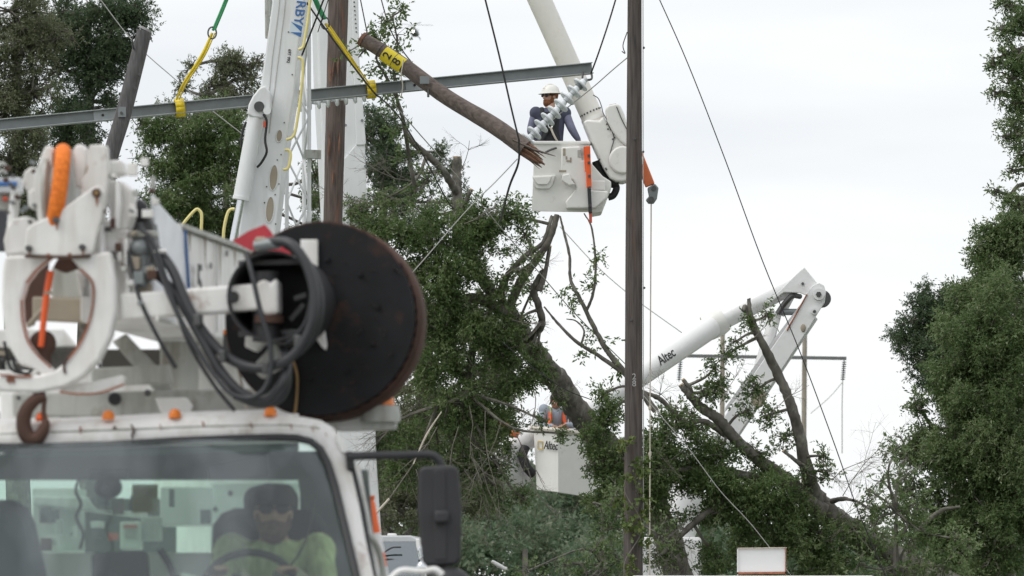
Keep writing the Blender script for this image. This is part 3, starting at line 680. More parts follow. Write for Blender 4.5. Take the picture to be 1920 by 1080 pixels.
mb = MB(); c = P(1168, 300, D - .21); mb.tube([c, c + V(0, -.03, 0)], [.18, .16], 28); ob('hub_cover', mb, GLASSW, t, bevel=.01)
for pts, r_ in (([(1118, 302), (1124, 318), (1134, 334), (1147, 343), (1160, 345)], .06), ([(1114, 310), (1118, 326), (1130, 340), (1146, 348)], .035), ([(1150, 345), (1156, 352), (1150, 366), (1140, 370)], .045)):
    mb = MB(); mb.tube(crm([P(x, y, D + .02) for x, y in pts], 5), r_, 10); ob('hose_bundle', mb, BLACK, t)
# jib
mb = MB(); mb.beam(P(1196, 290, D + .1), P(1219, 348, D + .1), .13, .12); ob('jib_arm', mb, ORANGEW, t, bevel=.012)
mb = MB(); mb.prism([P(x, y, D + .02) for x, y in ((1214, 352), (1228, 344), (1235, 352), (1232, 372), (1226, 381), (1216, 381), (1211, 374), (1217, 368))], (0, .14, 0)); ob('jib_head', mb, GALV, t, bevel=.012)
for x, y, r_ in ((1226, 353, .03), (1221, 374, .035)):
    mb = MB(); q = P(x, y, D + .015); mb.cyl(q, q + V(0, -.025, 0), r_, n=14); ob('sheave_pin', mb, STEEL, t)
mb = MB(); q = P(1221, 378, D + .06); mb.tube([q, P(1219, 720, D + .05), P(1218, 1140, D)], .009, 6); ob('hand_line', mb, ROPE, t)
for y in (765, 852):
    mb = MB(); q = P(1218.5, y, D + .05); mb.ell(q, (.02, .02, .035), nu=8, nv=6); ob('line_knot', mb, ROPE, t)
# bucket
tb = thing('lift_bucket', P(1065, 398, D - .2), 'scuffed white bucket with step pocket carrying the worker in the white hat', 'bucket')
mb = MB(); d0 = D - .45
mb.hexa([P(995, 302, d0), P(1104, 300, d0), P(1104, 268, d0), P(1003, 268, d0)], [P(995, 302, d0 + .75), P(1104, 300, d0 + .75), P(1104, 268, d0 + .75), P(1003, 268, d0 + .75)])
mb2 = MB()
def shell(mbx, ringT, ringB, th=.025):          # open tub: outer wall, floor, inner wall
    n = len(ringT); c = sum(ringT, V(0, 0, 0)) / n; cb = sum(ringB, V(0, 0, 0)) / n
    inT = [p + (c - p).normalized() * th for p in ringT]; inB = [p + (cb - p).normalized() * th + V(0, 0, th * 2) for p in ringB]
    vs = ringT + ringB + inT + inB; fs = []
    for i in range(n):
        j = (i + 1) % n
        fs += [[i, j, n + j, n + i], [2 * n + i, 3 * n + i, 3 * n + j, 2 * n + j], [i, 2 * n + i, 2 * n + j, j]]
    fs += [list(range(n, 2 * n)), list(range(3 * n, 4 * n))]
    mbx.add(vs, fs)
tT = [P(1002, 268, d0), P(1104, 268, d0), P(1106, 270, d0 + .72), P(1006, 270, d0 + .72)]
tB = [P(997, 396, d0 + .02), P(1104, 398, d0 + .02), P(1106, 396, d0 + .70), P(1000, 394, d0 + .70)]
mb = MB(); shell(mb, tT, tB); ob('tub', mb, GLASSW, tb, bevel=.018, seg=3)
mb = MB(); rim = tT + [tT[0]]; mb.tube([p + V(0, 0, 0) for p in rim], .024, 8); ob('rim', mb, GLASSW, tb)
mb = MB(); mb.prism([P(x, y, d0 - .10) for x, y in ((1052, 276), (1088, 274), (1090, 300), (1106, 302), (1106, 356), (1140, 358), (1138, 372), (1116, 391), (1062, 391), (1060, 378), (1070, 366), (1082, 352), (1075, 338), (1052, 330))], (0, .12, 0)); ob('moulded_step', mb, GLASSW, tb, bevel=.02, seg=3)
mb = MB(); mb.prism([P(x, y, d0 - .16) for x, y in ((1054, 328), (1068, 325), (1072, 338), (1079, 346), (1066, 348), (1053, 338))], (0, .07, 0)); ob('moulded_lug', mb, GLASSW, tb, bevel=.014, seg=3)
mb = MB(); mb.prism([P(x, y, d0 + .1) for x, y in ((1104, 300), (1130, 330), (1146, 340), (1146, 352), (1128, 398), (1106, 402), (1104, 390))], (0, .5, 0)); ob('mount_bracket', mb, GLASSW, tb, bevel=.02, seg=3)
mb = MB(); mb.prism([P(x, y, d0 - .02) for x, y in ((998, 330), (1042, 328), (1036, 347), (1030, 354), (1006, 354), (1001, 346))], (0, .03, 0)); o = ob('step_pocket', mb, GLASSW, tb, bevel=.01, seg=3)
mb = MB(); mb.prism([P(x, y, d0 - .05) for x, y in ((999, 332), (1034, 330), (1031, 340), (1026, 346), (1008, 346), (1003, 340))], (0, .05, 0)); ob('pocket_cup', mb, GLASSW, o, bevel=.008, seg=3)
for x, y, sx, sy in ((1086, 288, .04, .09), (1066, 302, .05, .02), (1055, 321, .09, .025), (1058, 285, .03, .09), (1070, 300, .02, .06), (1062, 296, .02, .04)):
    mb = MB(); mb.box(P(x, y, d0 - .103), (sx, .006, sy)); ob('scuff_patch', mb, TAN if x < 1080 else GREYW, tb)
mb = MB(); mb.tube(crm([P(1022, 286, d0 - .03), P(1032, 281, d0 - .03), P(1044, 277, d0 - .03)], 4), .014, 5); ob('bucket_latch', mb, STEEL, tb)
mb = MB(); mb.box(P(1120, 348, d0 - .02), (.19, .1, .12)); ob('control_box', mb, GLASSW, tb, bevel=.015)
mb = MB(); mb.box(P(1099, 283, d0 - .03), (.06, .05, .1)); ob('tool_holder', mb, BLACK, tb, bevel=.005)
hs = thing('hot_stick', P(1107, 418, d0 - .12), 'orange and black insulated stick clipped to the side of the raised bucket', 'tool')
mb = MB(); mb.beam(P(1102, 274, d0 - .14), P(1104.5, 352, d0 - .14), .05, .062); ob('shaft', mb, ORANGEP, hs, bevel=.01)
mb = MB(); mb.tube([P(1096, 276, d0 - .13), P(1099, 322, d0 - .13)], .014, 8); ob('rod', mb, ORANGEP, hs)
mb = MB(); mb.beam(P(1104.5, 352, d0 - .14), P(1107, 400, d0 - .14), .04, .045); ob('grip', mb, BLACKP, hs, bevel=.01)
mb = MB(); mb.beam(P(1107, 400, d0 - .14), P(1107.5, 418, d0 - .14), .026, .036); ob('tip', mb, REDL, hs, bevel=.005)
for y in (292, 305, 330, 352, 385):
    mb = MB(); mb.box(P(1104 + (y - 290) * .03, y, d0 - .17), (.03, .02, .03)); ob('clip', mb, STEEL, hs)

# ---------------------------------------------------------------- far lift with bent boom
D = 84.5
t = thing('bucket_lift', P(1255, 1090, D), 'white bent elbow lift boom lettered Altec rising over the fallen oak', 'lift'); liftB = t
U0, U1 = P(1504, 524, D), P(1341, 607, D); U2 = P(1060, 800, D - 1.8)
mb = MB(); mb.tube([U0, U1], [.15, .145], 24); ob('inner_boom', mb, LIFTW, t)
mb = MB(); mb.tube([U1 + (U0 - U1) * .02, U2], [.172, .16], 24); ob('outer_boom', mb, LIFTW, t)
ud = (U0 - U1).normalized()
mb = MB(); mb.tube([U1 - ud * .16, U1 - ud * .14, U1 + ud * .05, U1 + ud * .16], [.19, .20, .21, .18], 24); ob('boom_collar', mb, GLASSW, t)
mb = MB(); mb.tube([U1 - ud * .165 + V(0, 0, 0), U1 - ud * .14], [.178, .178], 24); ob('collar_lip', mb, TAN, t)
tp = P(1238, 678, D - .75); tang = (P(1252, 670, D) - P(1226, 685, D)).normalized()
tang = (U1 - U2).normalized(); d_ = ray(1239, 678); bt = None
best = min(range(1000), key=lambda k: ((U2 + (U1 - U2) * k / 1000 - CAM).normalized() - d_.normalized()).length); tq = U2 + (U1 - U2) * best / 1000
nn_ = V(0, -1, 0); nn_ = (nn_ - tang * nn_.dot(tang)).normalized(); rloc = .16 + .012 * best / 1000
text('lettering', 'Altec', .2, tq + nn_ * (rloc + .012), tang, nn_.cross(tang), INK, t, shear=.12, sx=.8)
# elbow head plates
for dy in (-.24, .17):
    mb = MB(); mb.prism([P(x, y, D + dy) for x, y in ((1493, 514), (1508, 501), (1531, 529), (1548, 548), (1540, 562), (1518, 556), (1500, 549), (1470, 548), (1440, 570), (1432, 569), (1462, 545))], (0, .06, 0)); ob('elbow_plate', mb, LIFTW, t, bevel=.01)
for dy in (-.30, .24):
    mb = MB(); mb.prism([P(x, y, D + dy) for x, y in ((1513, 549), (1524, 535), (1536, 530), (1545, 535), (1549, 548), (1546, 568), (1532, 590), (1519, 612), (1380, 822), (1340, 880), (1308, 880), (1352, 790), (1478, 608), (1500, 575))], (0, .06, 0)); ob('lower_boom_side', mb, LIFTW, t, bevel=.01)
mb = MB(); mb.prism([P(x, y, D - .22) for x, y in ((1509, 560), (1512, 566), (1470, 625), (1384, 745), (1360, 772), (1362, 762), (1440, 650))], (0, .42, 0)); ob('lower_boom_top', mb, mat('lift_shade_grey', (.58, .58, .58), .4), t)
mb = MB(); mb.beam(P(1519, 590, D), P(1300, 918, D), .42, .26); ob('lower_boom_core', mb, LIFTW, t, bevel=.02)
mb = MB(); mb.tube([P(1513, 552, D - .31), P(1478, 615, D - .31), P(1476, 620, D - .31)], .012, 6); ob('rust_edge_strip', mb, RUSTW, t)
for x, y, r_ in ((1505, 532, .045), (1535, 552, .085), (1527, 584, .05)):
    mb = MB(); q = P(x, y, D - .31); mb.cyl(q, q + V(0, -.05, 0), r_, n=20); o = ob('pivot_pin', mb, LIFTW, t)
    mb = MB(); q = P(x, y, D - .36); mb.cyl(q, q + V(0, -.02, 0), r_ * .5, n=6); ob('pin_bolt', mb, STEEL, o)
mb = MB(); q = P(1542, 560, D + .2); mb.cyl(q + V(0, 0, 0), q + V(0, .12, 0), .13, n=20); ob('elbow_cap', mb, STEEL, t)
mb = MB(); mb.tube([P(1456, 585, D - .1), P(1410, 745, D - .1)], [.085, .11], 16); ob('elbow_cylinder', mb, LIFTW, t)
mb = MB(); mb.tube([P(1484, 556, D - .1), P(1466, 590, D - .1), P(1458, 583, D - .1)], .05, 10); ob('elbow_link', mb, LIFTW, t)
mb = MB(); mb.tube([P(1465, 585, D - .15), P(1495, 585, D - .15)], .05, 10); ob('link_bar', mb, GALV, t)
mb = MB(); mb.tube(crm([P(1458, 588, D - .2), P(1470, 570, D - .2), P(1485, 555, D - .2), P(1500, 556, D)], 4), .04, 8); ob('hose_bundle', mb, STEEL, t)
for x, y, rx, ry in ((1506, 615, .04, .06), (1422, 746, .11, .15)):
    mb = MB(); q = P(x, y, D - .31); mb.ell(q, (rx, .015, ry), nu=14, nv=8); ob('wear_pad', mb, TAN, t)
mb = MB(); mb.tube([P(1300, 915, D), P(1255, 1010, D)], [.3, .34], 16); ob('pedestal_neck', mb, LIFTW, t)
q = P(1250, 1040, D); mb = MB(); mb.box((q.x, q.y, q.z / 2 + .4), (1.0, 1.0, q.z - .3)); ob('pedestal', mb, LIFTW, t, bevel=.05)
mb = MB(); mb.box((q.x, q.y + 1, .85), (2.3, 6, .7)); ob('truck_bed', mb, WHITE, t, bevel=.05)
for s in (-1, 1):
    for yy in (-1.2, 3):
        mb = MB(); c = V(q.x + s * 1.0, q.y + yy, .5); mb.lathe(c, (s, 0, 0), [(-.15, 0), (-.15, .46), (-.12, .5), (.12, .5), (.15, .46), (.15, .2), (.05, 0)], 20); ob('wheel', mb, BLACK, t)

# its bucket and tip
D2 = 82.2
tb2 = thing('lift_bucket', P(1060, 925, D2), 'square white bucket lettered Altec half hidden behind hanging oak leaves', 'bucket')
def ringpts(L_): return [P(*q) for q in L_]
tT = ringpts([(1000, 802, D2), (1046, 806, D2 - .42), (1134, 818, D2 + .1), (1092, 811, D2 + .5)])
tB = ringpts([(1006, 918, D2), (1047, 923, D2 - .40), (1130, 936, D2 + .1), (1094, 926, D2 + .48)])
mb = MB(); shell(mb, tT, tB); ob('tub', mb, GLASSW, tb2, bevel=.015, seg=3)
mb = MB(); rr_ = [p + (p - sum(tT, V(0, 0, 0)) / 4).normalized() * .03 for p in tT]
mb.tube(rr_ + [rr_[0]], .035, 6); ob('rim', mb, mat('cream_rim', (.70, .66, .58), .5), tb2)
mb = MB(); mb.box(P(1079, 811, D2 - .2), (.05, .08, .1)); ob('rim_bracket', mb, STEEL, tb2)
fdir = (tT[1] - tT[0]).normalized(); fd2 = (tT[2] - tT[1]).normalized(); fn = V(fdir.y, -fdir.x, 0)
text('lettering', 'Altec', .17, P(1033, 836, D2 - .34), fdir, (0, 0, 1), INK, tb2, shear=.1, sx=.85)
mb = MB(); q = P(1013, 835, D2 - .14); X_ = fdir
for k in range(4):
    aa, bb = [(-1, -1), (1, -1), (1, 1), (-1, 1)][k], [(1, -1), (1, 1), (-1, 1), (-1, -1)][k]
    mb.beam(q + X_ * .05 * aa[0] + V(0, 0, .055 * aa[1]), q + X_ * .05 * bb[0] + V(0, 0, .055 * bb[1]), .004, .016)
ob('logo_mark', mb, mat('gold_print', (.62, .48, .16), .5), tb2)
# boom tip elbow left of the bucket
mb = MB(); mb.tube(crm([P(1062, 798, D2 + .3), P(1035, 812, D2 + .45), P(1000, 818, D2 + .3), P(970, 832, D2 + .2), P(953, 856, D2 + .2), P(962, 880, D2 + .25), P(985, 905, D2 + .35)], 5), [.14, .15, .16, .19, .21, .17, .12], 16); ob('boom_tip', mb, LIFTW, liftB)
mb = MB(); mb.tube(crm([P(985, 838, D2 + .05), P(980, 855, D2), P(988, 876, D2), P(1000, 890, D2 + .05)], 4), .07, 10); ob('hose_bundle', mb, BLACK, liftB)
mb = MB(); mb.box(P(952, 840, D2 - .05), (.1, .1, .16)); ob('tip_bracket', mb, STEEL, liftB, bevel=.01)
mb = MB(); mb.prism([P(x, y, D2 - .1) for x, y in ((946, 832), (950, 826), (958, 828), (956, 846), (948, 850))], (0, .12, 0)); ob('tip_guard', mb, LIFTW, liftB, bevel=.01)
ot = thing('hydraulic_saw', P(960, 815, D2 - .2), 'orange saw head and handle hanging beside the lower bucket', 'saw')
mb = MB(); mb.tube(crm([P(936, 790, D2 - .2), P(946, 795, D2 - .2), P(954, 803, D2 - .2)], 4), [.04, .055, .05], 8); ob('handle', mb, ORANGEW, ot)
mb = MB(); mb.tube(crm([P(955, 808, D2 - .2), P(963, 811, D2 - .2), P(973, 814, D2 - .2)], 4), [.045, .07, .06], 8); ob('motor', mb, ORANGEW, ot)
mb = MB(); mb.box(P(976, 809, D2 - .2), (.08, .08, .09)); ob('bracket', mb, WHITE, ot, bevel=.01)

# ---------------------------------------------------------------- far H-frame line structure
D = 260.0
t = thing('power_line_frame', P(1430, 1100, D) * 1.0, 'distant two-pole wooden power line frame behind the bent lift boom', 'pole'); hfr = t
for x0, x1, yt, w_ in ((1355, 1353, 600, 10), (1509, 1505, 622, 10.5)):
    pp = vpole(x0, yt, x1, 1080, D, w_ * .85, w_); mb = MB(); mb.tube([p for p, r in pp], [r for p, r in pp], 12); ob('wooden_pole', mb, FARP, t)
mb = MB(); mb.beam(P(1274, 667, D - .3), P(1587, 672, D - .3), .15, .15); ob('crossarm', mb, mat('far_arm', (.16, .165, .17), .6), t)
for x in (1276, 1583):
    for k in range(9):
        mb = MB(); q = P(x - k * .35, 679 + k * 4, D - .3); mb.lathe(q, (0, 0, 1), [(-.035, 0), (-.03, .06), (0, .125), (.03, .05), (.05, 0)], 10); ob('insulator_disc', mb, GALV, t)
    mb = MB(); mb.tube([P(x, 672, D - .3), P(x - 3, 716, D - .3)], .02, 5); ob('insulator_rod', mb, STEEL, t)

# ---------------------------------------------------------------- sign board on the trailer
D = 58.0
tr = thing('box_trailer', (P(1400, 1100, D).x, D + 1.2, 0), 'low white trailer roof under the rust edged board', 'trailer')
mb = MB(); z1 = P(1400, 1079, D).z; x0, x1 = P(1185, 1077, D).x, P(1640, 1077, D).x
mb.box(((x0 + x1) / 2, D + 1.1, (z1 + .6) / 2), (x1 - x0, 2.0, z1 - .6)); ob('body', mb, WHITE, tr, bevel=.02)
for x in (x0 + .6, x1 - .6):
    for yy in (.3, 1.9):
        mb = MB(); mb.lathe((x, D + yy, .4), (0, 1, 0), [(-.12, 0), (-.12, .36), (-.09, .4), (.09, .4), (.12, .36), (.12, 0)], 18); ob('wheel', mb, BLACK, tr)
PALERUST = mat('rust_bitten_white', (.72, .60, .52), .7, var=.15, dirt=RUST, dirt_amt=.7, dscale=25)
sg = thing('sign_board', P(1428, 1077, D), 'blank white board with rusty edges standing on the trailer roof', 'sign')
mb = MB(); mb.prism([P(x, y, D + .25) for x, y in ((1384, 1029), (1473, 1028), (1472, 1072), (1384, 1073))], (0, .02, 0)); ob('panel', mb, SIGNW, sg)
for q0, q1 in (((1382, 1028), (1475, 1027)), ((1383, 1027), (1383, 1078)), ((1473.5, 1027), (1473, 1078)), ((1382, 1075), (1474, 1074))):
    mb = MB(); wd_ = .010 if q0[1] < 1070 else .022
    mb.beam(P(*q0, D + .25), P(*q1, D + .25), .03, wd_); ob('edge_strip', mb, [PALERUST, SIGNW, RUSTW, RUSTW][[(1382, 1028), (1383, 1027), (1473.5, 1027), (1382, 1075)].index(q0)], sg)

# ---------------------------------------------------------------- helicopter
D = 1500.0
h = thing('helicopter', P(776, 68, D), 'small grey helicopter with landing light hovering in the sky above the broken pole', 'helicopter')
c = P(777, 61, D)
mb = MB(); mb.ell(c, (.95, 1.9, 1.15), nu=20, nv=14); mb.ell(c + V(.25, .6, -.35), (1.0, 1.8, .75)); ob('fuselage', mb, HELI, h)
mb = MB(); mb.ell(c + V(-.3, -1.1, .35), (.55, .9, .55)); ob('canopy_glass', mb, GLASSD, h)
mb = MB(); mb.tube([c + V(.2, 1, .2), c + V(.9, 8, .9)], [.5, .15], 12); ob('tail_boom', mb, HELI, h)
mb = MB(); mb.box(c + V(.95, 8, 1.2), (.08, .8, 1.6)); ob('tail_fin', mb, HELI, h)
mb = MB(); mb.cyl(c + V(0, .3, 1), c + V(0, .3, 2.1), .18); ob('rotor_mast', mb, HELI, h)
for an in (20, 110, 200, 290):
    mb = MB(); dv = V(math.cos(R(an)), math.sin(R(an)), .03); mb.beam(c + V(0, .3, 2.05) + dv * .2, c + V(0, .3, 2.05) + dv * 5.2, .3, .05, V(-dv.y, dv.x, 0)); ob('rotor_blade', mb, HELI, h)
for s in (-1, 1):
    mb = MB(); mb.tube([c + V(1.25 * s + .3, -1.6, -1.7), c + V(1.25 * s + .3, 2, -1.75)], .09, 8); ob('skid', mb, HELI, h)
    for yy in (-.8, 1):
        mb = MB(); mb.tube([c + V(.6 * s + .2, yy, -.8), c + V(1.25 * s + .3, yy, -1.7)], .07, 6); ob('skid_leg', mb, HELI, h)
m_ = bpy.data.materials.new('landing_light'); m_.use_nodes = True; e_ = m_.node_tree.nodes['Principled BSDF']; e_.inputs['Emission Color'].default_value = (1, .97, .9, 1); e_.inputs['Emission Strength'].default_value = 6
mb = MB(); mb.ell(c + V(-.35, -2.0, .12), (.33, .12, .33)); ob('landing_light', mb, m_, h)

# ================================================================== people
def hand(mb, wr, dr, palm_n, s=1.0, curl=.5):
    dr = Vector(dr).normalized(); pn = Vector(palm_n); pn = (pn - dr * pn.dot(dr)).normalized(); sd_ = dr.cross(pn)
    mb.ell(wr + dr * .045 * s, (.042 * s, .018 * s, .05 * s), sd_, pn, dr, 12, 8)
    for i, (o, l) in enumerate(((-.028, .066), (-.0095, .075), (.0095, .07), (.028, .054))):
        b0 = wr + dr * .08 * s + sd_ * o * s; k1 = b0 + (dr * (1 - .2 * curl) + pn * curl * .4).normalized() * l * .45 * s
        k2 = k1 + (dr * (1 - curl) + pn * curl).normalized() * l * .55 * s
        mb.tube([wr + dr * .05 * s + sd_ * o * .9 * s, b0, k1, k2], [.0095 * s, .0095 * s, .009 * s, .0075 * s], 8)
    t0 = wr + dr * .025 * s - sd_ * .03 * s; t1 = t0 + (dr * .6 - sd_ * .7 + pn * .3).normalized() * .04 * s; t2 = t1 + (dr * .9 - sd_ * .1 + pn * .5).normalized() * .035 * s
    mb.tube([t0, t1, t2], [.012 * s, .011 * s, .008 * s], 8)

def person(base, yaw, label, J, headyaw=0, headpitch=0, skin=SKIN, shirt=NAVY, sleeve=None, trousers=JEANS, hat=None, beard=None, hair=HAIRD, glasses=True, sleeves=True, vest=None, harness=False, group=None, cap=None):
    """J local joints: x = the figure's right, y = forward, z up from base; yaw 0 faces the camera side (-Y)."""
    f = V(math.sin(R(yaw)), -math.cos(R(yaw)), 0); r = V(-math.cos(R(yaw)), -math.sin(R(yaw)), 0); base = Vector(base)
    W = lambda q: base + r * q[0] + f * q[1] + V(0, 0, q[2])
    t = thing('person', base, label, 'person', group)
    hy = R(headyaw); hf = (f * math.cos(hy) + r * math.sin(hy)); hr = (r * math.cos(hy) - f * math.sin(hy)); hu = V(0, 0, 1)
    hp = R(headpitch); hf, hu = hf * math.cos(hp) + hu * math.sin(hp), hu * math.cos(hp) - hf * math.sin(hp)
    pel, ch, nk, hd = [W(J[k]) for k in ('pelvis', 'chest', 'neck', 'head')]
    b = MB()
    b.ell(hd + hu * .012, (.076, .094, .108), hr, hf, hu, 20, 14); b.ell(hd - hu * .055 + hf * .02, (.058, .072, .062), hr, hf, hu, 16, 10)
    b.tube([hd + hf * .088 + hu * .02, hd + hf * .108 - hu * .012, hd + hf * .112 - hu * .022, hd + hf * .09 - hu * .03], [.008, .013, .015, .008], 8)
    for s in (-1, 1): b.ell(hd + hr * .077 * s - hu * .005, (.01, .02, .032), hr, hf, hu, 10, 8)
    b.tube([hd + hf * .085 - hu * .06 - hr * .022, hd + hf * .096 - hu * .06, hd + hf * .085 - hu * .06 + hr * .022], [.006, .008, .006], 6)
    b.tube([nk - hu * .05, hd - hu * .04], [.062, .056], 14)
    spine = crm([pel - V(0, 0, .06), pel, (pel + ch) / 2, ch, nk - V(0, 0, .03)], 4)
    shl = [W(a[0]) for a in J['arms']]; sax = (shl[1] - shl[0]).normalized()
    def torso(mbx, g):
        n_ = len(spine)
        for i in range(n_ - 1):
            pass
        prof = np.interp(np.linspace(0, 1, n_), [0, .2, .45, .72, .9, 1], [.13, .15, .145, .165, .13, .07])
        vs = []; k = 18
        for p_, w_ in zip(spine, prof):
            fa = sax.cross(V(0, 0, 1)).normalized()
            for q in range(k):
                an = 2 * math.pi * q / k; vs.append(p_ + sax * math.cos(an) * (w_ + g) + fa * math.sin(an) * (w_ * .68 + g))
        fs = [[i * k + q, i * k + (q + 1) % k, (i + 1) * k + (q + 1) % k, (i + 1) * k + q] for i in range(n_ - 1) for q in range(k)]
        fs += [list(range(k))[::-1], list(range((n_ - 1) * k, n_ * k))]; mbx.add(vs, fs, 0, True)
        for s_0 in shl: mbx.ell(s_0, (.068 + g, .068 + g, .07 + g), nu=14, nv=10); mbx.tube([s_0, ch + (s_0 - ch) * .35], .07 + g, 12)
    torso(b, 0)
    def limb(mbx, pts, rr, g=0): mbx.tube(crm(pts, 4), [x + g for x in rr], 14); [mbx.ell(p_, (x_ + g,) * 3, nu=12, nv=8) for p_, x_ in zip(pts, (rr[0], rr[len(rr) // 2], rr[-1]))]
    for sh, el, wr in J['arms']:
        sh, el, wr = W(sh), W(el), W(wr); limb(b, [sh, el, wr], [.052, .045, .042, .036, .028])
        dr = (wr - el).normalized(); hand(b, wr, dr, V(0, 0, -1) if abs(dr.z) < .8 else f, 1.0)
    for hp_, kn, an in J['legs']:
        hp_, kn, an = W(hp_), W(kn), W(an); limb(b, [hp_, kn, an], [.085, .075, .058, .055, .042])
        b.ell(an + f * .07 - V(0, 0, .03), (.045, .13, .045), r, f, V(0, 0, 1), 12, 8)
    ob('body', b, skin, t, remesh=.009)
    c = MB(); torso(c, .014)
    o = ob('shirt', c, shirt, t, remesh=.014)
    for sh, el, wr in J['arms']:
        c = MB(); sh, el, wr = W(sh), W(el), W(wr); e_ = el + (wr - el) * .92 if sleeves else sh + (el - sh) * .7
        if sleeves: limb(c, [sh, el, e_], [.064, .057, .052, .046, .036])
        else: limb(c, [sh, (sh + e_) / 2, e_], [.066, .066, .064, .064, .062])
        ob('sleeve', c, sleeve or shirt, t, remesh=.012)
    c = MB()
    for hp_, kn, an in J['legs']:
        limb(c, [W(hp_), W(kn), W(an)], [.10, .09, .072, .068, .062])
    c.ell(pel - V(0, 0, .03), (.155, .115, .12), sax, sax.cross(V(0, 0, 1)), V(0, 0, 1)); ob('trousers', c, trousers, t, remesh=.014)
    for hp_, kn, an in J['legs']:
        c = MB(); a_ = W(an); c.tube([a_ + V(0, 0, .12), a_ + V(0, 0, 0), a_ - V(0, 0, .05)], [.06, .06, .055], 12); c.ell(a_ + f * .07 - V(0, 0, .035), (.052, .15, .045), r, f, V(0, 0, 1)); ob('boot', c, TANS, t, remesh=.012)
    if hat:
        c = MB(); prof = [(-.008, .0), (-.008, .10)]
        c.lathe(hd + hu * .05 - hf * .005, hu, [(.10, 0), (.099, .03), (.088, .07), (.06, .098), (.02, .112), (.0, .116), (-.006, .15), (-.014, .152), (-.012, .11), (.0, .10), (.05, .09), (.08, .05), (.085, 0)], 28)
        o = ob('hard_hat', c, hat, t)
        c = MB(); c.tube([hd + hu * .155 + hf * k + hu * (-.9 * k * k * 6) for k in np.linspace(-.1, .1, 9)], .012, 6); ob('hat_ridge', c, hat, o)
    if cap:
        c = MB(); c.lathe(hd + hu * .035, hu, [(.095, 0), (.09, .04), (.07, .078), (.03, .094), (-.005, .096), (-.005, .085)], 24)
        c.prism([hd + hu * .035 + hf * (.06 + .1 * math.cos(k)) + hr * .075 * math.sin(k) for k in np.linspace(-1.5, 1.5, 9)], hu * .008); ob('cap', c, cap, t)
    elif hair:
        c = MB(); c.ell(hd + hu * .025 - hf * .012, (.084, .098, .105), hr, hf, hu, 18, 12); ob('hair', c, hair, t)
    for s in (-1, 1):
        c = MB(); c.ell(hd + hf * .083 + hr * .032 * s + hu * .015, (.013, .009, .011), hr, hf, hu, 10, 8); ob('eye', c, WTXT, t)
    if glasses:
        c = MB()
        for s in (-1, 1):
            c.ell(hd + hf * .094 + hr * .034 * s + hu * .014, (.031, .008, .021), hr, hf, hu, 14, 8)
            c.tube([hd + hf * .09 + hr * .062 * s + hu * .018, hd + hf * .0 + hr * .085 * s + hu * .015], .0045, 6)
        c.tube([hd + hf * .1 - hr * .01 + hu * .018, hd + hf * .1 + hr * .01 + hu * .018], .004, 6); ob('sunglasses', c, BLACKP, t)
    if beard:
        c = MB(); c.ell(hd - hu * .075 + hf * .038, (.064, .066, .062), hr, hf, hu, 16, 10); c.ell(hd - hu * .045 + hf * .093, (.032, .012, .012), hr, hf, hu)
        for s in (-1, 1): c.ell(hd - hu * .035 + hr * .066 * s + hf * .02, (.014, .03, .045), hr, hf, hu)
        ob('beard', c, beard, t, remesh=.008)
    fa = sax.cross(V(0, 0, 1)).normalized()
    if fa.dot(f) < 0: fa = -fa
    if vest:
        for s in (-1, 1):
            c = MB(); s0 = ch + sax * .10 * s
            for off, z0, z1 in ((.122, -.36, .1), (-.122, -.36, .1)):
                q = [s0 + fa * off * (1.0 if z < .02 else .75) + V(0, 0, z) + sax * s * (.05 if z < -.1 else 0) for z in (z0, -.2, -.05, .06)]
                c.tube(q, [.088, .092, .088, .06], 8, flat=.3)
            ob('vest_panel', c, vest[0], t)
            c = MB(); c.tube(crm([s0 + fa * .15 + V(0, 0, -.36), s0 + fa * .15, s0 + fa * .1 + V(0, 0, .12), s0 - fa * .1 + V(0, 0, .12), s0 - fa * .15, s0 - fa * .15 + V(0, 0, -.36)], 4), .022, 6, flat=.4); ob('vest_stripe', c, vest[1], t)
    if harness:
        for s in (-1, 1):
            c = MB(); c.tube(crm([ch + sax * .11 * s + fa * .10 + V(0, 0, .08), ch + sax * .105 * s + V(0, 0, .165), ch + sax * .09 * s - fa * .12 + V(0, 0, .06), ch - sax * .0 * s - fa * .145 + V(0, 0, -.08), ch - sax * .11 * s - fa * .135 + V(0, 0, -.26), pel - sax * .14 * s - fa * .09], 5), .026, 8, flat=.4); ob('harness_strap', c, HARN, t)
        c = MB(); k_ = [pel + V(0, 0, .1) + sax * .172 * math.cos(a) + fa * .128 * math.sin(a) for a in np.linspace(0, 6.28, 24)]; c.tube(k_, .03, 8, False, flat=.5); ob('harness_belt', c, HARN, t)
        c = MB(); q = ch - fa * .165 + V(0, 0, -.06); c.tube([q + sax * .03 * math.cos(a) + V(0, 0, .04 * math.sin(a)) for a in np.linspace(0, 6.28, 14)], .008, 6, False); ob('harness_ring', c, CHROME, t)
        c = MB(); c.tube(crm([q + V(0, 0, -.03), q - fa * .02 + sax * .05 + V(0, 0, -.15), q + sax * .13 + V(0, 0, -.28)], 5), .014, 6); ob('lanyard', c, ROPE, t)
        c = MB(); c.prism([ch - fa * .128 + sax * x + V(0, 0, z) for x, z in ((-.12, .1), (.12, .1), (.1, -.1), (.13, -.3), (-.13, -.3), (-.1, -.1))], -fa * .012); ob('harness_back_pad', c, HARN, t, bevel=.004)
    return t

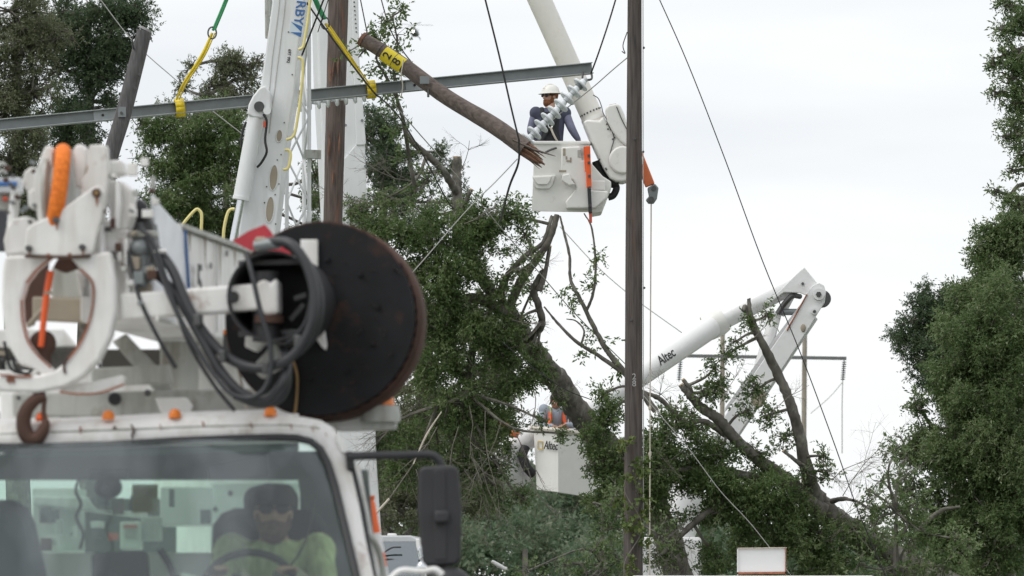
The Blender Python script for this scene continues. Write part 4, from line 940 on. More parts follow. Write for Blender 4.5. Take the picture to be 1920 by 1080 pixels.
# worker in the raised bucket: back to us, head turned to his side
D = 70.05
rim = P(1032, 263, D); base = V(rim.x, rim.y, rim.z - .80)
JA = dict(pelvis=(0, -.02, .66), chest=(0, .02, 1.04), neck=(0, .03, 1.235), head=(.0, .06, 1.345),
          arms=[((-.175, .03, 1.15), (-.27, .02, .93), (-.345, .08, .80)), ((.175, .05, 1.15), (.24, .1, .90), (.12, .3, .84))],
          legs=[((-.09, .02, .63), (-.12, .3, .38), (-.12, .1, .08)), ((.09, .02, .63), (.12, .3, .38), (.12, .1, .08))])
# yaw 180 faces away from the camera; the figure's left then shows on the picture's left, so mirror the arms
JA['arms'] = [((-.18, .03, 1.14), (-.24, .08, .92), (-.17, .26, .84)), ((.18, .03, 1.14), (.27, -.01, .93), (.35, .05, .805))]
person(base, 180, 'worker in white hard hat and navy harness turning his bearded face in the raised bucket', JA, headyaw=-130, headpitch=-2, shirt=NAVY, sleeve=LAV, hat=HATW, beard=BEARD, harness=True, hair=BEARD)

# worker in the lower bucket: head bowed, orange vest
D = 82.35
rim = P(1042, 806, D); base = V(rim.x, rim.y, rim.z - .86)
JB = dict(pelvis=(0, -.05, .72), chest=(0, .04, 1.05), neck=(0, .07, 1.2), head=(.02, .14, 1.28),
          arms=[((-.18, .05, 1.15), (-.24, .12, .94), (-.10, .26, .92)), ((.18, .05, 1.15), (.22, .14, .93), (.08, .28, .90))],
          legs=[((-.09, 0, .7), (-.10, .10, .40), (-.10, -.03, .08)), ((.09, 0, .7), (.10, .10, .40), (.10, -.03, .08))])
person(base, 8, 'worker with bowed head in orange and lime vest in the lower bucket', JB, headpitch=-38, skin=SKIND, shirt=GREYS, hair=HAIRD, glasses=False, vest=(HIVO, HIVIS))

# ================================================================== the foreground digger truck
T = Frame(P(203, 800, 24.0), -0.8)
Bm = Frame(P(203, 500, 24.0), 8.8)
trk = thing('digger_truck', T.loc(0, 1.0, 0), 'white utility digger truck with rusty pole claws and black auger over its cab', 'truck')
U_ = V(0, 0, 1)
def TO(pts, yl): return [T.at(x, y, yl) for x, y in pts]
def BO(pts, yl): return [Bm.at(x, y, yl) for x, y in pts]
def tpart(name, pts, yl, th, m, bevel=.008, fr=T, parent=None, **k):
    mb = MB(); mb.prism([fr.at(x, y, yl) for x, y in pts], fr.b * th); return ob(name, mb, m, parent or trk, bevel=bevel, **k)
def rect(x0, y0, x1, y1): return [(x0, y0), (x1, y0), (x1, y1), (x0, y1)]
def tbolt(x, y, yl, r, m=STEEL, fr=T, parent=None, name='bolt', dep=.02):
    mb = MB(); q = fr.at(x, y, yl); mb.cyl(q, q - fr.b * dep, r, r * .85, 10); return ob(name, mb, m, parent or trk)
def ttube(name, pts, yl, r, m, fr=T, n=10, sm=6, parent=None, flat=1.0):
    mb = MB(); mb.tube(crm([fr.at(q[0], q[1], q[2] if len(q) > 2 else yl) for q in pts], sm), r, n, flat=flat); return ob(name, mb, m, parent or trk)

# --- cab front frame: outer outline, windscreen opening
outer = [(203, 794), (330, 789), (430, 788), (520, 788), (570, 790), (602, 797), (626, 812), (642, 838), (658, 890), (674, 960), (685, 1020), (698, 1080), (730, 1230)]
inner = [(203, 834), (330, 829), (430, 827), (520, 827), (556, 829), (582, 836), (600, 850), (614, 876), (628, 920), (640, 970), (652, 1020), (666, 1080), (700, 1230)]
def ylf(py, o=0): return (-(py - 830) / 444 * .42 if py > 830 else 0) + o
def mir(q): return (406 - q[0], q[1] + (6 if q[0] > 203 else 0))
OL = [mir(q) for q in outer[:0:-1]] + outer; IL = [mir(q) for q in inner[:0:-1]] + inner
def roll(x): return (203 - x) * .022                                   # the body leans a little
OR = [T.at(x, y + roll(x), ylf(y, .05)) for x, y in OL]; IR = [T.at(x, y + roll(x), ylf(y)) for x, y in IL]
n_ = len(OL)
mb = MB(); back = [p + T.b * 1.55 + V(0, 0, -.02) for p in OR]; mid = [p + T.b * .10 + V(0, 0, .035 if 8 < i < n_ - 9 else .0) for i, p in enumerate(OR)]
vs = OR + IR + mid + back
fs = [[i, i + 1, n_ + i + 1, n_ + i] for i in range(n_ - 1)] + [[i, 2 * n_ + i, 2 * n_ + i + 1, i + 1] for i in range(n_ - 1)] + [[2 * n_ + i, 3 * n_ + i, 3 * n_ + i + 1, 2 * n_ + i + 1] for i in range(n_ - 1) if not (838 <= min(OL[i][1], OL[i + 1][1]) < 1075)]
mb.add(vs, fs, 0, True)
cab = ob('cab_shell', mb, WORN, trk, sharp=50); md = cab.modifiers.new('th', 'SOLIDIFY'); md.thickness = .03; md.offset = -1
mb = MB(); mb.tube([p - T.b * .012 for p in IR], .016, 8, flat=1.0); ob('windscreen_seal', mb, BLACKP, trk)
# glass: a shallow barrel between the two sides
mb = MB(); m2 = len(inner); cols = 13; vs = []
for i in range(m2):
    a, b = IR[m2 - 1 - i] if i else IR[m2 - 1], IR[m2 - 1 + i]
    for k in range(cols):
        f = k / (cols - 1); vs.append(a + (b - a) * f - T.b * (.10 * (1 - (2 * f - 1) ** 2)) * min(1, i / 5) + T.b * .004)
fs = [[i * cols + k, i * cols + k + 1, (i + 1) * cols + k + 1, (i + 1) * cols + k] for i in range(m2 - 1) for k in range(cols - 1)]
mb.add(vs, fs, 0, True); ob('windscreen', mb, WINDSCREEN, trk, sharp=60)
# shade band and header
tpart('header_panel', [(-160, 846), (-160, 862), (560, 846), (560, 830)], .06, .04, CABIN)
# door edge, black gap, side strip
mb = MB(); mb.tube([T.at(x, y, ylf(y, .06)) for x, y in ((652, 850), (664, 890), (680, 960), (690, 1020), (703, 1090), (720, 1180))], .012, 8); ob('door_gap', mb, BLACKP, trk)
mb = MB(); mb.prism([T.at(x, y, ylf(y, .10)) for x, y in ((652, 850), (660, 852), (676, 930), (690, 1000), (700, 1045), (712, 1085), (745, 1230), (725, 1230), (700, 1085), (682, 1000), (668, 920))], T.b * .08); dd_ = ob('driver_door', mb, WHITE, trk, bevel=.006)
mb = MB(); q0, q1, q2, q3 = [T.at(x, y, ylf(y, .18)) for x, y in ((658, 860), (700, 1085), (735, 1230), (712, 1085))]
mb.prism([q1, q1 + T.b * 1.3, q2 + T.b * 1.3, q2], T.r * .04); ob('door_panel', mb, WHITE, dd_, bevel=.006)
mb = MB(); mb.add([q0, q0 + T.b * 1.2, q1 + T.b * 1.2, q1], [[0, 1, 2, 3]]); ob('door_glass', mb, GLASS, dd_)
mb = MB(); mb.beam(q0 + T.b * 1.25, q1 + T.b * 1.25, .08, .05); ob('rear_pillar', mb, WHITE, dd_)
tpart('corner_marker', [(632, 812), (646, 826), (650, 850), (640, 850), (630, 830)], .0, .05, LAMPW)
tpart('mirror_bracket', [(648, 846), (662, 846), (666, 880), (658, 884), (650, 880)], -.03, .06, BLACKP)
# roof marker lamps
for x in (203, 328, 507, 78, -101):
    y = 779 + roll(x)
    mb = MB(); q = T.at(x, y + 8, .06); mb.tube([q - U_ * .0, q + U_ * .018, q + U_ * .032, q + U_ * .04], [.027, .026, .021, .008], 12); ob('roof_marker_lamp', mb, ORANGE, trk)
for x, y in ((215, 802), (203, 826), (250, 812), (250, 830)): tbolt(x, y, .03, .008, RUSTM, name='rust_chip', dep=.004)
mb = MB(); mb.tube(crm([T.at(x, y, .015) for x, y in ((246, 796), (251, 806), (248, 818), (253, 828))], 4), [.01, .014, .006], 6, flat=.4); ob('rust_streak', mb, RUSTM, trk)
mb = MB(); mb.tube([T.at(x, y + roll(x), .03) for x, y in ((-120, 812), (60, 808), (203, 806), (400, 803), (540, 804), (600, 812))], .004, 5); ob('roof_seam', mb, GREYW, trk)
mb = MB(); mb.tube([T.at(x, y + roll(x), .12) for x, y in ((-150, 800), (60, 795), (203, 791), (400, 787), (560, 787))], .009, 6); ob('rain_gutter', mb, WORN, trk)
for x, y, L_ in ((470, 792, 16), (545, 794, 22), (585, 800, 18), (380, 791, 10), (300, 795, 14), (150, 800, 14), (610, 812, 14)):
    mb = MB(); mb.tube([T.at(x, y, .028), T.at(x + 2, y + L_ / 2, .022), T.at(x + 1, y + L_, .02)], [.007, .005, .001], 5, flat=.3); ob('rust_run', mb, RUSTW, trk)
# --- interior
tpart('rear_wall_top', rect(-170, 846, 640, 900), 1.45, .03, CABIN)
tpart('rear_wall_side', [(556, 880), (690, 880), (720, 1230), (565, 1230), (562, 925)], 1.45, .03, CABIN)
tpart('rear_wall_lower', rect(-170, 1036, 566, 1240), 1.46, .03, PALEG)
tpart('rear_window_glass', rect(-130, 900, 560, 1036), 1.47, .006, GLASS, bevel=0)
tpart('sun_visor', [(385, 872), (500, 850), (505, 893), (392, 900)], .25, .02, BLACKP)
tpart('dash_top', [(-180, 1098), (700, 1090), (730, 1240), (-200, 1240)], -.15, .5, BLACKP, bevel=.04)
mb = MB(); mb.ell(T.at(203, 914, .12), (.06, .04, .05), T.r, T.b, U_); o = ob('interior_mirror', mb, BLACKP, trk)
mb = MB(); mb.ell(T.at(196, 917, .05), (.018, .02, .018), T.r, T.b, U_); ob('camera_lens', mb, SLATE, o)
tpart('mirror_stalk', rect(165, 878, 240, 900), .14, .03, BLACKP)
tpart('passenger_seat', [(-70, 960), (-40, 938), (20, 936), (48, 946), (64, 980), (86, 1080), (96, 1200), (-100, 1200)], .8, .14, SEATG, bevel=.05, seg=4)
tpart('driver_seat', [(398, 985), (415, 962), (440, 952), (590, 955), (612, 985), (625, 1080), (630, 1200), (390, 1200)], 1.05, .14, SEATB, bevel=.05, seg=4)
tpart('headrest', [(455, 930), (466, 914), (500, 905), (545, 908), (560, 930), (556, 975), (460, 978)], 1.08, .1, SEATB, bevel=.03, seg=4)
mb = MB(); c = T.at(468, 1108, .22); mb.tube([c + T.r * .2 * math.cos(k) + (U_ * .83 + T.b * .5) * .2 * math.sin(k) for k in np.linspace(0, 6.28, 28)], .016, 8, False); o = ob('steering_wheel', mb, BLACKP, trk)
mb = MB(); mb.tube([c - T.r * .2, c, c + T.r * .2], .016, 8); mb.cyl(c + T.b * .02, c - T.b * .15 - U_ * .3, .03); ob('steering_spoke', mb, BLACKP, o)
tpart('radio_console', [(170, 1036), (275, 1032), (280, 1100), (172, 1100)], .2, .15, BLACKP, bevel=.02)
ttube('grab_strap', [(300, 1030), (318, 1060), (330, 1095)], .3, .016, BLACKP)
# things seen through the rear window: turret boxes, placards
tpart('tool_box', rect(60, 915, 150, 1034), 2.3, .4, PALEG)
tpart('body_shelf', [(60, 930), (165, 932), (180, 955), (275, 960), (275, 972), (60, 946)], 2.2, .15, WHITE)
tpart('white_cabinet', rect(300, 912, 400, 985), 2.25, .3, WHITE)
tpart('white_cabinet', rect(395, 905, 560, 1034), 2.6, .3, PALEG)
o = tpart('control_cabinet', rect(225, 978, 264, 1030), 2.0, .2, PALEG)
tpart('warning_stripe', rect(232, 984, 257, 990), 1.99, .008, REDL, parent=o, bevel=0)
tpart('warning_text_block', rect(234, 994, 256, 1008), 1.99, .008, GREYW, parent=o, bevel=0)
tpart('yellow_placard', rect(248, 908, 296, 961), 1.55, .01, PLACARD, bevel=.003)
tpart('red_sticker', rect(203, 999, 222, 1013), 2.05, .01, REDL, bevel=0)
tpart('grey_meter_box', rect(264, 968, 302, 1014), 2.05, .12, GREYW)
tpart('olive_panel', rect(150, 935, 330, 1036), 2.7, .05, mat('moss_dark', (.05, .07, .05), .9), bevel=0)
for x, y in ((432, 925), (404, 955), (290, 1020)): tbolt(x, y, 2.2, .014)

rng = random.Random(12)
for k in range(16):
    x, y = rng.uniform(-20, 380), rng.uniform(915, 1010); tpart('gear_in_back', rect(x, y, x + rng.uniform(8, 34), y + rng.uniform(8, 36)), 2.15 + rng.uniform(-.1, .1), .05, rng.choice([STEEL, GREYW, WHITE, SLATE, BLACKP, PALEG, RUSTM]), bevel=.003)
for k in range(7):
    x = rng.uniform(120, 560); tpart('dash_item', [(x, 1096), (x + 6, 1078 - rng.uniform(0, 14)), (x + rng.uniform(18, 40), 1080), (x + 44, 1098)], -.1 + rng.uniform(0, .1), .06, rng.choice([BLACKP, PALEG, TAN, STEEL]), bevel=.004)
ttube('coiled_cord', [(150, 895), (142, 920), (152, 945), (143, 970), (156, 1000), (150, 1030)], .35, .007, BLACKP)
ttube('seat_belt', [(588, 940), (580, 990), (560, 1040), (520, 1090)], .62, .022, BLACKP, flat=.2)
# --- mirror on the driver side
ttube('mirror_arm', [(652, 856), (700, 854), (770, 853), (806, 853), (822, 862), (829, 885), (830, 960), (829, 1040), (828, 1100), (800, 1180), (725, 1200)], -.12, .0185, BLACKP)
mb = MB(); mb.prism([T.at(x, y, -.22) for x, y in ((784, 880), (795, 874), (850, 872), (860, 880), (866, 960), (864, 1050), (855, 1060), (800, 1062), (792, 1052), (783, 960))], T.b * .09); o = ob('mirror_housing', mb, BLACKP, trk, bevel=.022, seg=4)
tpart('mirror_back_panel', [(812, 884), (824, 878), (836, 884), (838, 1050), (815, 1050)], -.225, .01, BLACKP, parent=o, bevel=.004)
tpart('mirror_clamp', rect(814, 957, 841, 981), -.27, .06, BLACKP, bevel=.012, seg=3)
mb = MB(); mb.ell(T.at(840, 1092, -.2), (.095, .06, .066), T.r, T.b, U_); ob('convex_mirror', mb, BLACKP, trk)
ttube('grab_rail', [(672, 998), (688, 1003), (704, 1020), (715, 1050), (720, 1100), (722, 1200)], .35, .014, GREYW)
ttube('hood_mirror_arm', [(728, 1090), (752, 1070), (790, 1072), (815, 1068), (830, 1078)], -.6, .014, WHITE)
tpart('hood', [(-180, 1150), (560, 1140), (650, 1165), (690, 1300), (-260, 1310)], -1.5, 1.3, WHITE, bevel=.06, seg=4)
# lower truck so that it stands on the road
mb = MB(); mb.box(T.loc(0, .7, 1.0), (2.2, 1.7, .95), T); ob('cab_lower', mb, WHITE, trk, bevel=.04)
mb = MB(); mb.box(T.loc(0, -.75, .85), (1.9, 1.4, .75), T); ob('engine_bay', mb, WHITE, trk, bevel=.06)
mb = MB(); mb.box(T.loc(0, -1.5, .62), (2.3, .15, .3), T); ob('bumper', mb, CHROME, trk, bevel=.02)
mb = MB(); mb.box(T.loc(0, -1.46, 1.0), (1.0, .06, .4), T); ob('grille', mb, CHROME, trk)
for s in (-1, 1):
    mb = MB(); mb.box(T.loc(s * .8, -1.46, 1.0), (.3, .06, .2), T); ob('headlight', mb, LAMPW, trk, bevel=.02)
    for yy in (-.8, 3.6, 4.8):
        q = T.loc(s * 1.02, yy, .5); mb = MB(); mb.lathe(q, T.r * s, [(-.16, 0), (-.16, .46), (-.12, .5), (.12, .5), (.16, .46), (.16, .3)], 24); wo = ob('wheel', mb, BLACK, trk)
        mb = MB(); mb.lathe(q, T.r * s, [(.10, .3), (.06, .2), (.1, .1), (.12, 0)], 20); ob('rim', mb, CHROME, wo)
mb = MB(); mb.box(T.loc(0, 4.2, .95), (.9, 5.4, .3), T); ob('chassis', mb, STEEL, trk)
mb = MB(); mb.box(T.loc(0, 4.4, 1.35), (2.3, 4.2, .5), T); ob('flatbed', mb, WHITE, trk, bevel=.03)
mb = MB(); mb.box(T.loc(.0, 2.05, 1.35), (2.25, .5, .14), T); ob('catwalk', mb, STEEL, trk, bevel=.01)
mb = MB(); mb.tube([T.loc(.35, 4.2, 1.6), T.loc(.35, 4.2, 2.9)], [.42, .34], 20); ob('turret', mb, WHITE, trk)
for s in (-1, 1):
    mb = MB(); mb.box(T.loc(.35 + .3 * s, 4.2, 3.0), (.05, .5, .7), T); ob('boom_cradle_plate', mb, WHITE, trk, bevel=.01)

# --- rack and panels above the roof
tpart('rack_beam', [(22, 738), (470, 728), (500, 760), (500, 786), (24, 778)], .9, .1, GREYW)
tpart('rack_upright', rect(0, 735, 34, 830), .95, .08, WHITE)
tpart('rack_upright', rect(300, 640, 372, 740), 1.6, .08, GREYW)
tpart('rack_gusset', [(210, 640), (236, 625), (318, 712), (330, 748), (298, 742)], .95, .06, GREYW)
tpart('rack_shelf', [(170, 690), (318, 684), (324, 718), (172, 724)], .8, .06, GREYW)
tpart('slate_panel', [(96, 798), (126, 768), (205, 766), (205, 800)], 1.2, .03, SLATE, bevel=0)
tpart('panel_behind_rack', rect(-60, 772, 520, 812), 1.75, .05, GREYW)
tpart('recess_shade_plate', rect(190, 655, 305, 735), 2.2, .05, mat('recess_shade_plate', (.07, .065, .055), .8), bevel=0)  # flat plate; the shade of the recess is put into its dark colour
tpart('white_side_panel', [(-60, 618), (118, 616), (146, 650), (-60, 654)], 1.9, .05, WHITE)
tpart('grey_equipment', rect(-60, 650, 150, 740), 2.0, .1, mat('equipment_grey', (.12, .115, .105), .8, var=.4, scale=20), bevel=0)
tpart('white_deck_panel', rect(-60, 694, 300, 740), 1.7, .04, WHITE)
for x in (240, 248, 272): ttube('dark_stay', [(x + 6, 762), (x, 800)], 1.0, .007, BLACK)
tpart('winch_drum', [(290, 745), (300, 772), (318, 788), (340, 792), (355, 780), (362, 760), (350, 745)], .85, .08, CLAWW)
tpart('turret_body', [(296, 600), (560, 600), (560, 800), (470, 800), (470, 745), (300, 740)], 2.4, .6, WORN)
tpart('amber_block', rect(418, 620, 455, 665), 1.4, .1, STEEL); tpart('amber_block_lens', rect(418, 618, 455, 627), 1.39, .1, ORANGE)
ttube('rack_stay', [(432, 630), (455, 730), (466, 790)], .5, .006, ROPE)
tbolt(215, 748, .89, .03, BLACK); tbolt(277, 737, .79, .016); tbolt(35, 746, .89, .01)

# --- boom
near = BO([(150, 412), (286, 410), (286, 600), (150, 604)], .3)
mb = MB(); mb.prism(near, Bm.b * 5.6); ob('boom_body', mb, WORN, trk, bevel=.012)
sp = lambda x, z, y: Bm.at(286, 376, .3) + Bm.r * x + U_ * z + Bm.b * y
mb = MB(); mb.prism([sp(.004, .02, -.06), sp(.004, -.005, .0), sp(.004, -.085, .5), sp(.004, -.15, .56), sp(.004, -.36, .62), sp(.004, -.5, .35), sp(.004, -.5, -.06)], Bm.r * .02); ob('boom_collar_plate', mb, mat('cool_white', (.74, .77, .80), .35), trk, bevel=.004)
mb = MB(); mb.tube([sp(.03, -.09, .53), sp(.03, -.36, .62)], .007, 6); ob('collar_edge', mb, BLUE, trk)
text('boom_lettering', '5', .24, sp(.03, -.31, .84), Bm.b, U_, INK, trk)
mb = MB(); mb.beam(sp(.0, -.068, .5), sp(.0, -.068, 5.2), .05, .02, Bm.r); ob('boom_top_strip', mb, GREYW, trk)
for yy, zz in ((1.15, -.2), (1.5, -.12), (2.2, -.3)):
    mb = MB(); q = sp(.012, zz, yy); mb.cyl(q, q + Bm.r * .006, .014, n=8); ob('boom_rivet', mb, STEEL, trk)
for yy in (1.3, 2.6):
    mb = MB(); mb.beam(sp(.012, -.09, yy), sp(.012, -.49, yy), .012, .004, Bm.b); ob('boom_weld', mb, GREYW, trk)
for k in range(7):
    yy = .7 + k * .33; mb = MB(); mb.tube([sp(.013, -.085, yy), sp(.013, -.17 - .05 * (k % 3), yy + .01)], [.006, .001], 5); ob('grime_run', mb, TAN, trk)
tpart('boom_end_cover', [(228, 372), (262, 372), (286, 420), (292, 465), (286, 500), (270, 500), (240, 470)], .18, .1, STEEL, fr=Bm)
mb = MB(); mb.ell(Bm.at(262, 395, .15), (.035, .03, .045), Bm.r, Bm.b, U_); ob('cover_hole', mb, BLACK, trk)
# drive arm and drum
mb = MB(); mb.beam(Bm.at(230, 577, .02), Bm.at(508, 556, .05), .11, .112, Bm.b); ob('drive_arm', mb, CLAWW, trk, bevel=.012)
tbolt(438, 557, -.04, .026, BLACK, Bm)
tpart('drive_arm_end', [(480, 530), (496, 522), (506, 532), (516, 520), (521, 530), (522, 588), (500, 592), (482, 580)], -.02, .1, CLAWW, fr=Bm, bevel=.015)
dc = Bm.at(512, 556, .0); Rr = 85 / 444
mb = MB(); mb.lathe(dc - Bm.b * .02, Bm.b, [(0, Rr * .93), (-.015, Rr * .96), (-.015, Rr), (.42, Rr), (.42, 0), (.40, 0), (.40, Rr * .93), (0, Rr * .93)], 40); ob('drive_drum', mb, BLACKP, trk)
for yy, w_ in ((490, .022), (622, .022)):
    mb = MB(); mb.beam(Bm.at(448, yy + 4, .08), Bm.at(578, yy, .08), .03, w_, Bm.b); ob('drum_crossbar', mb, STEEL, trk)
mb = MB(); mb.cyl(Bm.at(500, 510, .05), Bm.at(500, 640, .05), .06); o = ob('drive_motor', mb, BLACKP, trk)
mb = MB(); mb.cyl(Bm.at(505, 592, .02), Bm.at(505, 606, .02), .062); ob('rust_ring', mb, RUSTM, o)
for q0, q1 in (((545, 600), (570, 570)), ((552, 560), (575, 552)), ((430, 540), (448, 515))):
    mb = MB(); mb.beam(Bm.at(*q0, .1), Bm.at(*q1, .1), .02, .02); ob('drum_stay', mb, STEEL, trk)
tpart('arm_bracket', [(470, 690), (515, 640), (530, 660), (525, 690), (490, 710)], .2, .06, GREYW, fr=Bm)
tpart('arm_gusset', [(462, 610), (500, 640), (480, 660), (458, 650)], .25, .06, CLAWW, fr=Bm)
# auger flight: a helix of plate with rusty rim
ac = Bm.at(600, 598, .48); axd = (Bm.b + Bm.r * .04 - U_ * .05).normalized(); ra = 182 / 444 * (24.48 / 24)
xx = axd.cross(U_).normalized(); yy_ = xx.cross(axd)
def helix(r0, r1, a0, a1, steps, pitch, th):
    vs = []; fs = []
    for i in range(steps + 1):
        an = a0 + (a1 - a0) * i / steps; h = pitch * (an - a0) / (2 * math.pi)
        dv = xx * math.cos(an) + yy_ * math.sin(an)
        for rr, hh in ((r0, h), (r1, h), (r1, h + th), (r0, h + th)): vs.append(ac + dv * rr + axd * hh)
    for i in range(steps):
        k = 4 * i; fs += [[k + j, k + (j + 1) % 4, k + 4 + (j + 1) % 4, k + 4 + j] for j in range(4)]
    fs += [[0, 1, 2, 3], [4 * steps + j for j in (3, 2, 1, 0)]]; return vs, fs
mb = MB(); vs, fs = helix(.04, ra, .6, .6 + 6.283 * 2.6, 130, .05, .012); mb.add(vs, fs, 0, True); aug = ob('auger_flight', mb, AUG, trk, sharp=30)
mb = MB(); vs, fs = helix(ra - .012, ra + .006, .6, .6 + 6.283 * 2.6, 130, .05, .016); mb.add(vs, fs, 0, True); ob('flight_rim', mb, RUSTM, aug, sharp=30)
mb = MB(); mb.lathe(ac, axd, [(-.004, 0), (-.004, ra - .004), (.006, ra - .004), (.006, 0)], 64); ob('auger_face_plate', mb, AUG, trk, sharp=30)
mb = MB(); mb.lathe(ac, axd, [(.09, 0), (.09, ra), (.105, ra + .008), (.20, ra + .008), (.215, ra), (.215, 0)], 64); ob('rusty_flight', mb, RUSTM, trk, sharp=30)
mb = MB(); mb.cyl(ac, ac + axd * 1.4, .05); ob('auger_shaft', mb, AUG, trk)
fp = lambda x, y: (lambda d_: CAM + d_ * ((ac - axd * .012 - CAM).dot(axd) / d_.dot(axd)))(ray(x, y))
mb = MB(); mb.prism([fp(x, y) for x, y in ((436, 452), (466, 433), (497, 421), (508, 434), (516, 446), (535, 462), (548, 480), (556, 495), (540, 490), (520, 474), (470, 470))], axd * .004); ob('red_paint_patch', mb, RED, trk)
mb = MB(); mb.prism([fp(x, y) for x, y in rect(565, 450, 597, 511)], -axd * .02); ob('white_tooth_block', mb, CLAWW, trk, bevel=.004)
mb = MB(); mb.prism([fp(x, y) for x, y in ((584, 620), (602, 580), (608, 605), (614, 648), (612, 657), (604, 650))], -axd * .02); ob('pilot_tooth', mb, CLAWW, trk, bevel=.003)
mb = MB(); mb.tube(crm([fp(x, y) - axd * .01 for x, y in ((548, 668), (558, 705), (557, 750), (552, 792))], 5), [.016, .014, .016], 8, flat=.35); ob('tan_strap', mb, TANS, trk)
mb = MB(); mb.tube(crm([fp(x, y) - axd * .01 for x, y in ((538, 700), (525, 735), (512, 768))], 5), [.012, .012], 8, flat=.35); ob('tan_strap', mb, TANS, trk)
SCUFF = mat('scuffed_steel', (.055, .045, .04), .7, var=.3); rng = random.Random(21)
for k in range(34):
    an = rng.uniform(0, 6.28); rr = rng.uniform(60, 172); x0, y0 = 600 + rr * math.cos(an), 598 + rr * math.sin(an) * 1.0
    if x0 < 590 and y0 < 680: continue
    d1 = an + 1.57 + rng.uniform(-.9, .9); L_ = rng.uniform(5, 26)
    mb = MB(); mb.tube([fp(x0, y0), fp(x0 + math.cos(d1) * L_ / 2 + rng.uniform(-2, 2), y0 + math.sin(d1) * L_ / 2), fp(x0 + math.cos(d1) * L_, y0 + math.sin(d1) * L_)], [.001, rng.uniform(.002, .007), .001], 5, flat=.3); ob('scuff', mb, SCUFF if k % 4 else RUSTM, aug)
for k in range(10):
    an = k * .628 + .2; mb = MB(); q = ac + (xx * math.cos(an) + yy_ * math.sin(an)) * (ra * .62) - axd * .005; mb.cyl(q, q - axd * .012, .012, n=8); ob('plate_bolt', mb, AUG, aug)
tpart('auger_rest', [(588, 778), (600, 770), (744, 760), (744, 804), (640, 808), (600, 800)], .55, .12, WHITE)
o = None
mb = MB(); q = T.at(713, 783, .5); mb.tube([q - U_ * .02, q + U_ * .01, q + U_ * .05], [.085, .088, .08], 24); bc = ob('beacon_base', mb, GREYW, trk)
mb = MB(); q = T.at(713, 760, .5); mb.tube([q, q + U_ * .05, q + U_ * .085], [.062, .055, .045], 20); ob('beacon_lens', mb, ORANGE, bc)
# hoses
hoses = [([(498, 456, -.02), (520, 453, -.06), (548, 460, -.1), (576, 500, -.12), (590, 560, -.14), (580, 620, -.14), (545, 670, -.12), (490, 690, -.1), (440, 678, -.08), (395, 640, -.06), (355, 580, -.04), (325, 510, 0), (300, 475, .05), (282, 466, .08)], .0215),
         ([(275, 514, .05), (300, 520, .02), (335, 560, -.02), (370, 620, -.05), (410, 690, -.08), (455, 738, -.1), (500, 748, -.1), (530, 715, -.1), (540, 680, -.05), (530, 655, .05)], .020),
         ([(462, 475, -.08), (474, 520, -.12), (490, 590, -.14), (505, 640, -.14), (508, 690, -.14), (495, 730, -.14), (465, 746, -.13), (430, 735, -.12), (400, 700, -.1), (360, 640, -.08), (320, 560, -.06), (290, 480, 0), (262, 420, .05)], .011),
         ([(560, 470, -.02), (590, 520, -.04), (600, 570, -.05), (590, 625, -.04), (560, 660, 0)], .02),
         ([(540, 690, .0), (535, 730, .0), (515, 752, .0), (480, 755, .0), (440, 740, .0)], .02)]
rng = random.Random(33)
hoses += [([(262, 430, .0), (285, 450, -.03), (318, 540, -.05), (352, 640, -.06), (400, 720, -.05), (440, 770, .0)], .008), ([(520, 640, .02), (545, 640, -.03), (575, 600, -.06), (584, 540, -.06), (566, 480, -.04), (535, 462, 0)], .011), ([(240, 470, 0), (262, 560, -.03), (300, 640, -.03), (330, 690, 0)], .009)]
for k in range(30):
    x, y = rng.uniform(202, 296), rng.uniform(302, 606); q = Bm.at(x, y, rng.uniform(-.04, .02)); dv = rng.choice([Bm.r, U_, -Bm.b]); mb = MB()
    if k % 3: mb.cyl(q, q + dv * rng.uniform(.02, .06), rng.uniform(.007, .016), n=8)
    else: mb.box(q, (rng.uniform(.02, .05), .03, rng.uniform(.02, .06)), Bm)
    ob('hydraulic_fitting', mb, rng.choice([GALV, CLAWW, CLAWW, STEEL, TAN, RUSTM, GREYW]), trk, bevel=.003)
for k in range(16):
    x, y = rng.uniform(10, 75), rng.uniform(300, 420); q = Bm.at(x, y, rng.uniform(.0, .06)); mb = MB(); mb.cyl(q, q - Bm.b * rng.uniform(.01, .04), rng.uniform(.006, .013), n=8); ob('nose_bolt', mb, rng.choice([STEEL, GALV, RUSTM]), trk)
for x, y in ((418, 668), (372, 600), (560, 640), (500, 690)):
    mb = MB(); mb.box(Bm.at(x, y, -.1), (.03, .06, .05), Bm); ob('hose_clamp', mb, STEEL, trk, bevel=.006)
for pts, r_ in hoses: ttube('hydraulic_hose', pts, 0, r_, HOSE, fr=Bm, n=12)
mb = MB(); mb.cyl(Bm.at(480, 462, -.02), Bm.at(522, 455, -.05), .026); ob('hose_coupling', mb, GALV, trk)
mb = MB(); mb.box(Bm.at(490, 458, -.02), (.05, .05, .06), Bm); ob('hose_elbow', mb, TAN, trk, bevel=.01)
# gearbox by the boom nose
mb = MB(); mb.ell(Bm.at(264, 466, .05), (.05, .05, .045), Bm.r, Bm.b, U_); mb.cyl(Bm.at(252, 512, .05), Bm.at(285, 512, .05), .038); mb.cyl(Bm.at(268, 450, .05), Bm.at(268, 540, .05), .03); ob('winch_gearbox', mb, GALV, trk)
tpart('gearbox_plate', rect(240, 432, 294, 445), .02, .05, GREYW, fr=Bm); tpart('gearbox_foot', rect(256, 530, 282, 548), .03, .05, TAN, fr=Bm, bevel=.01)
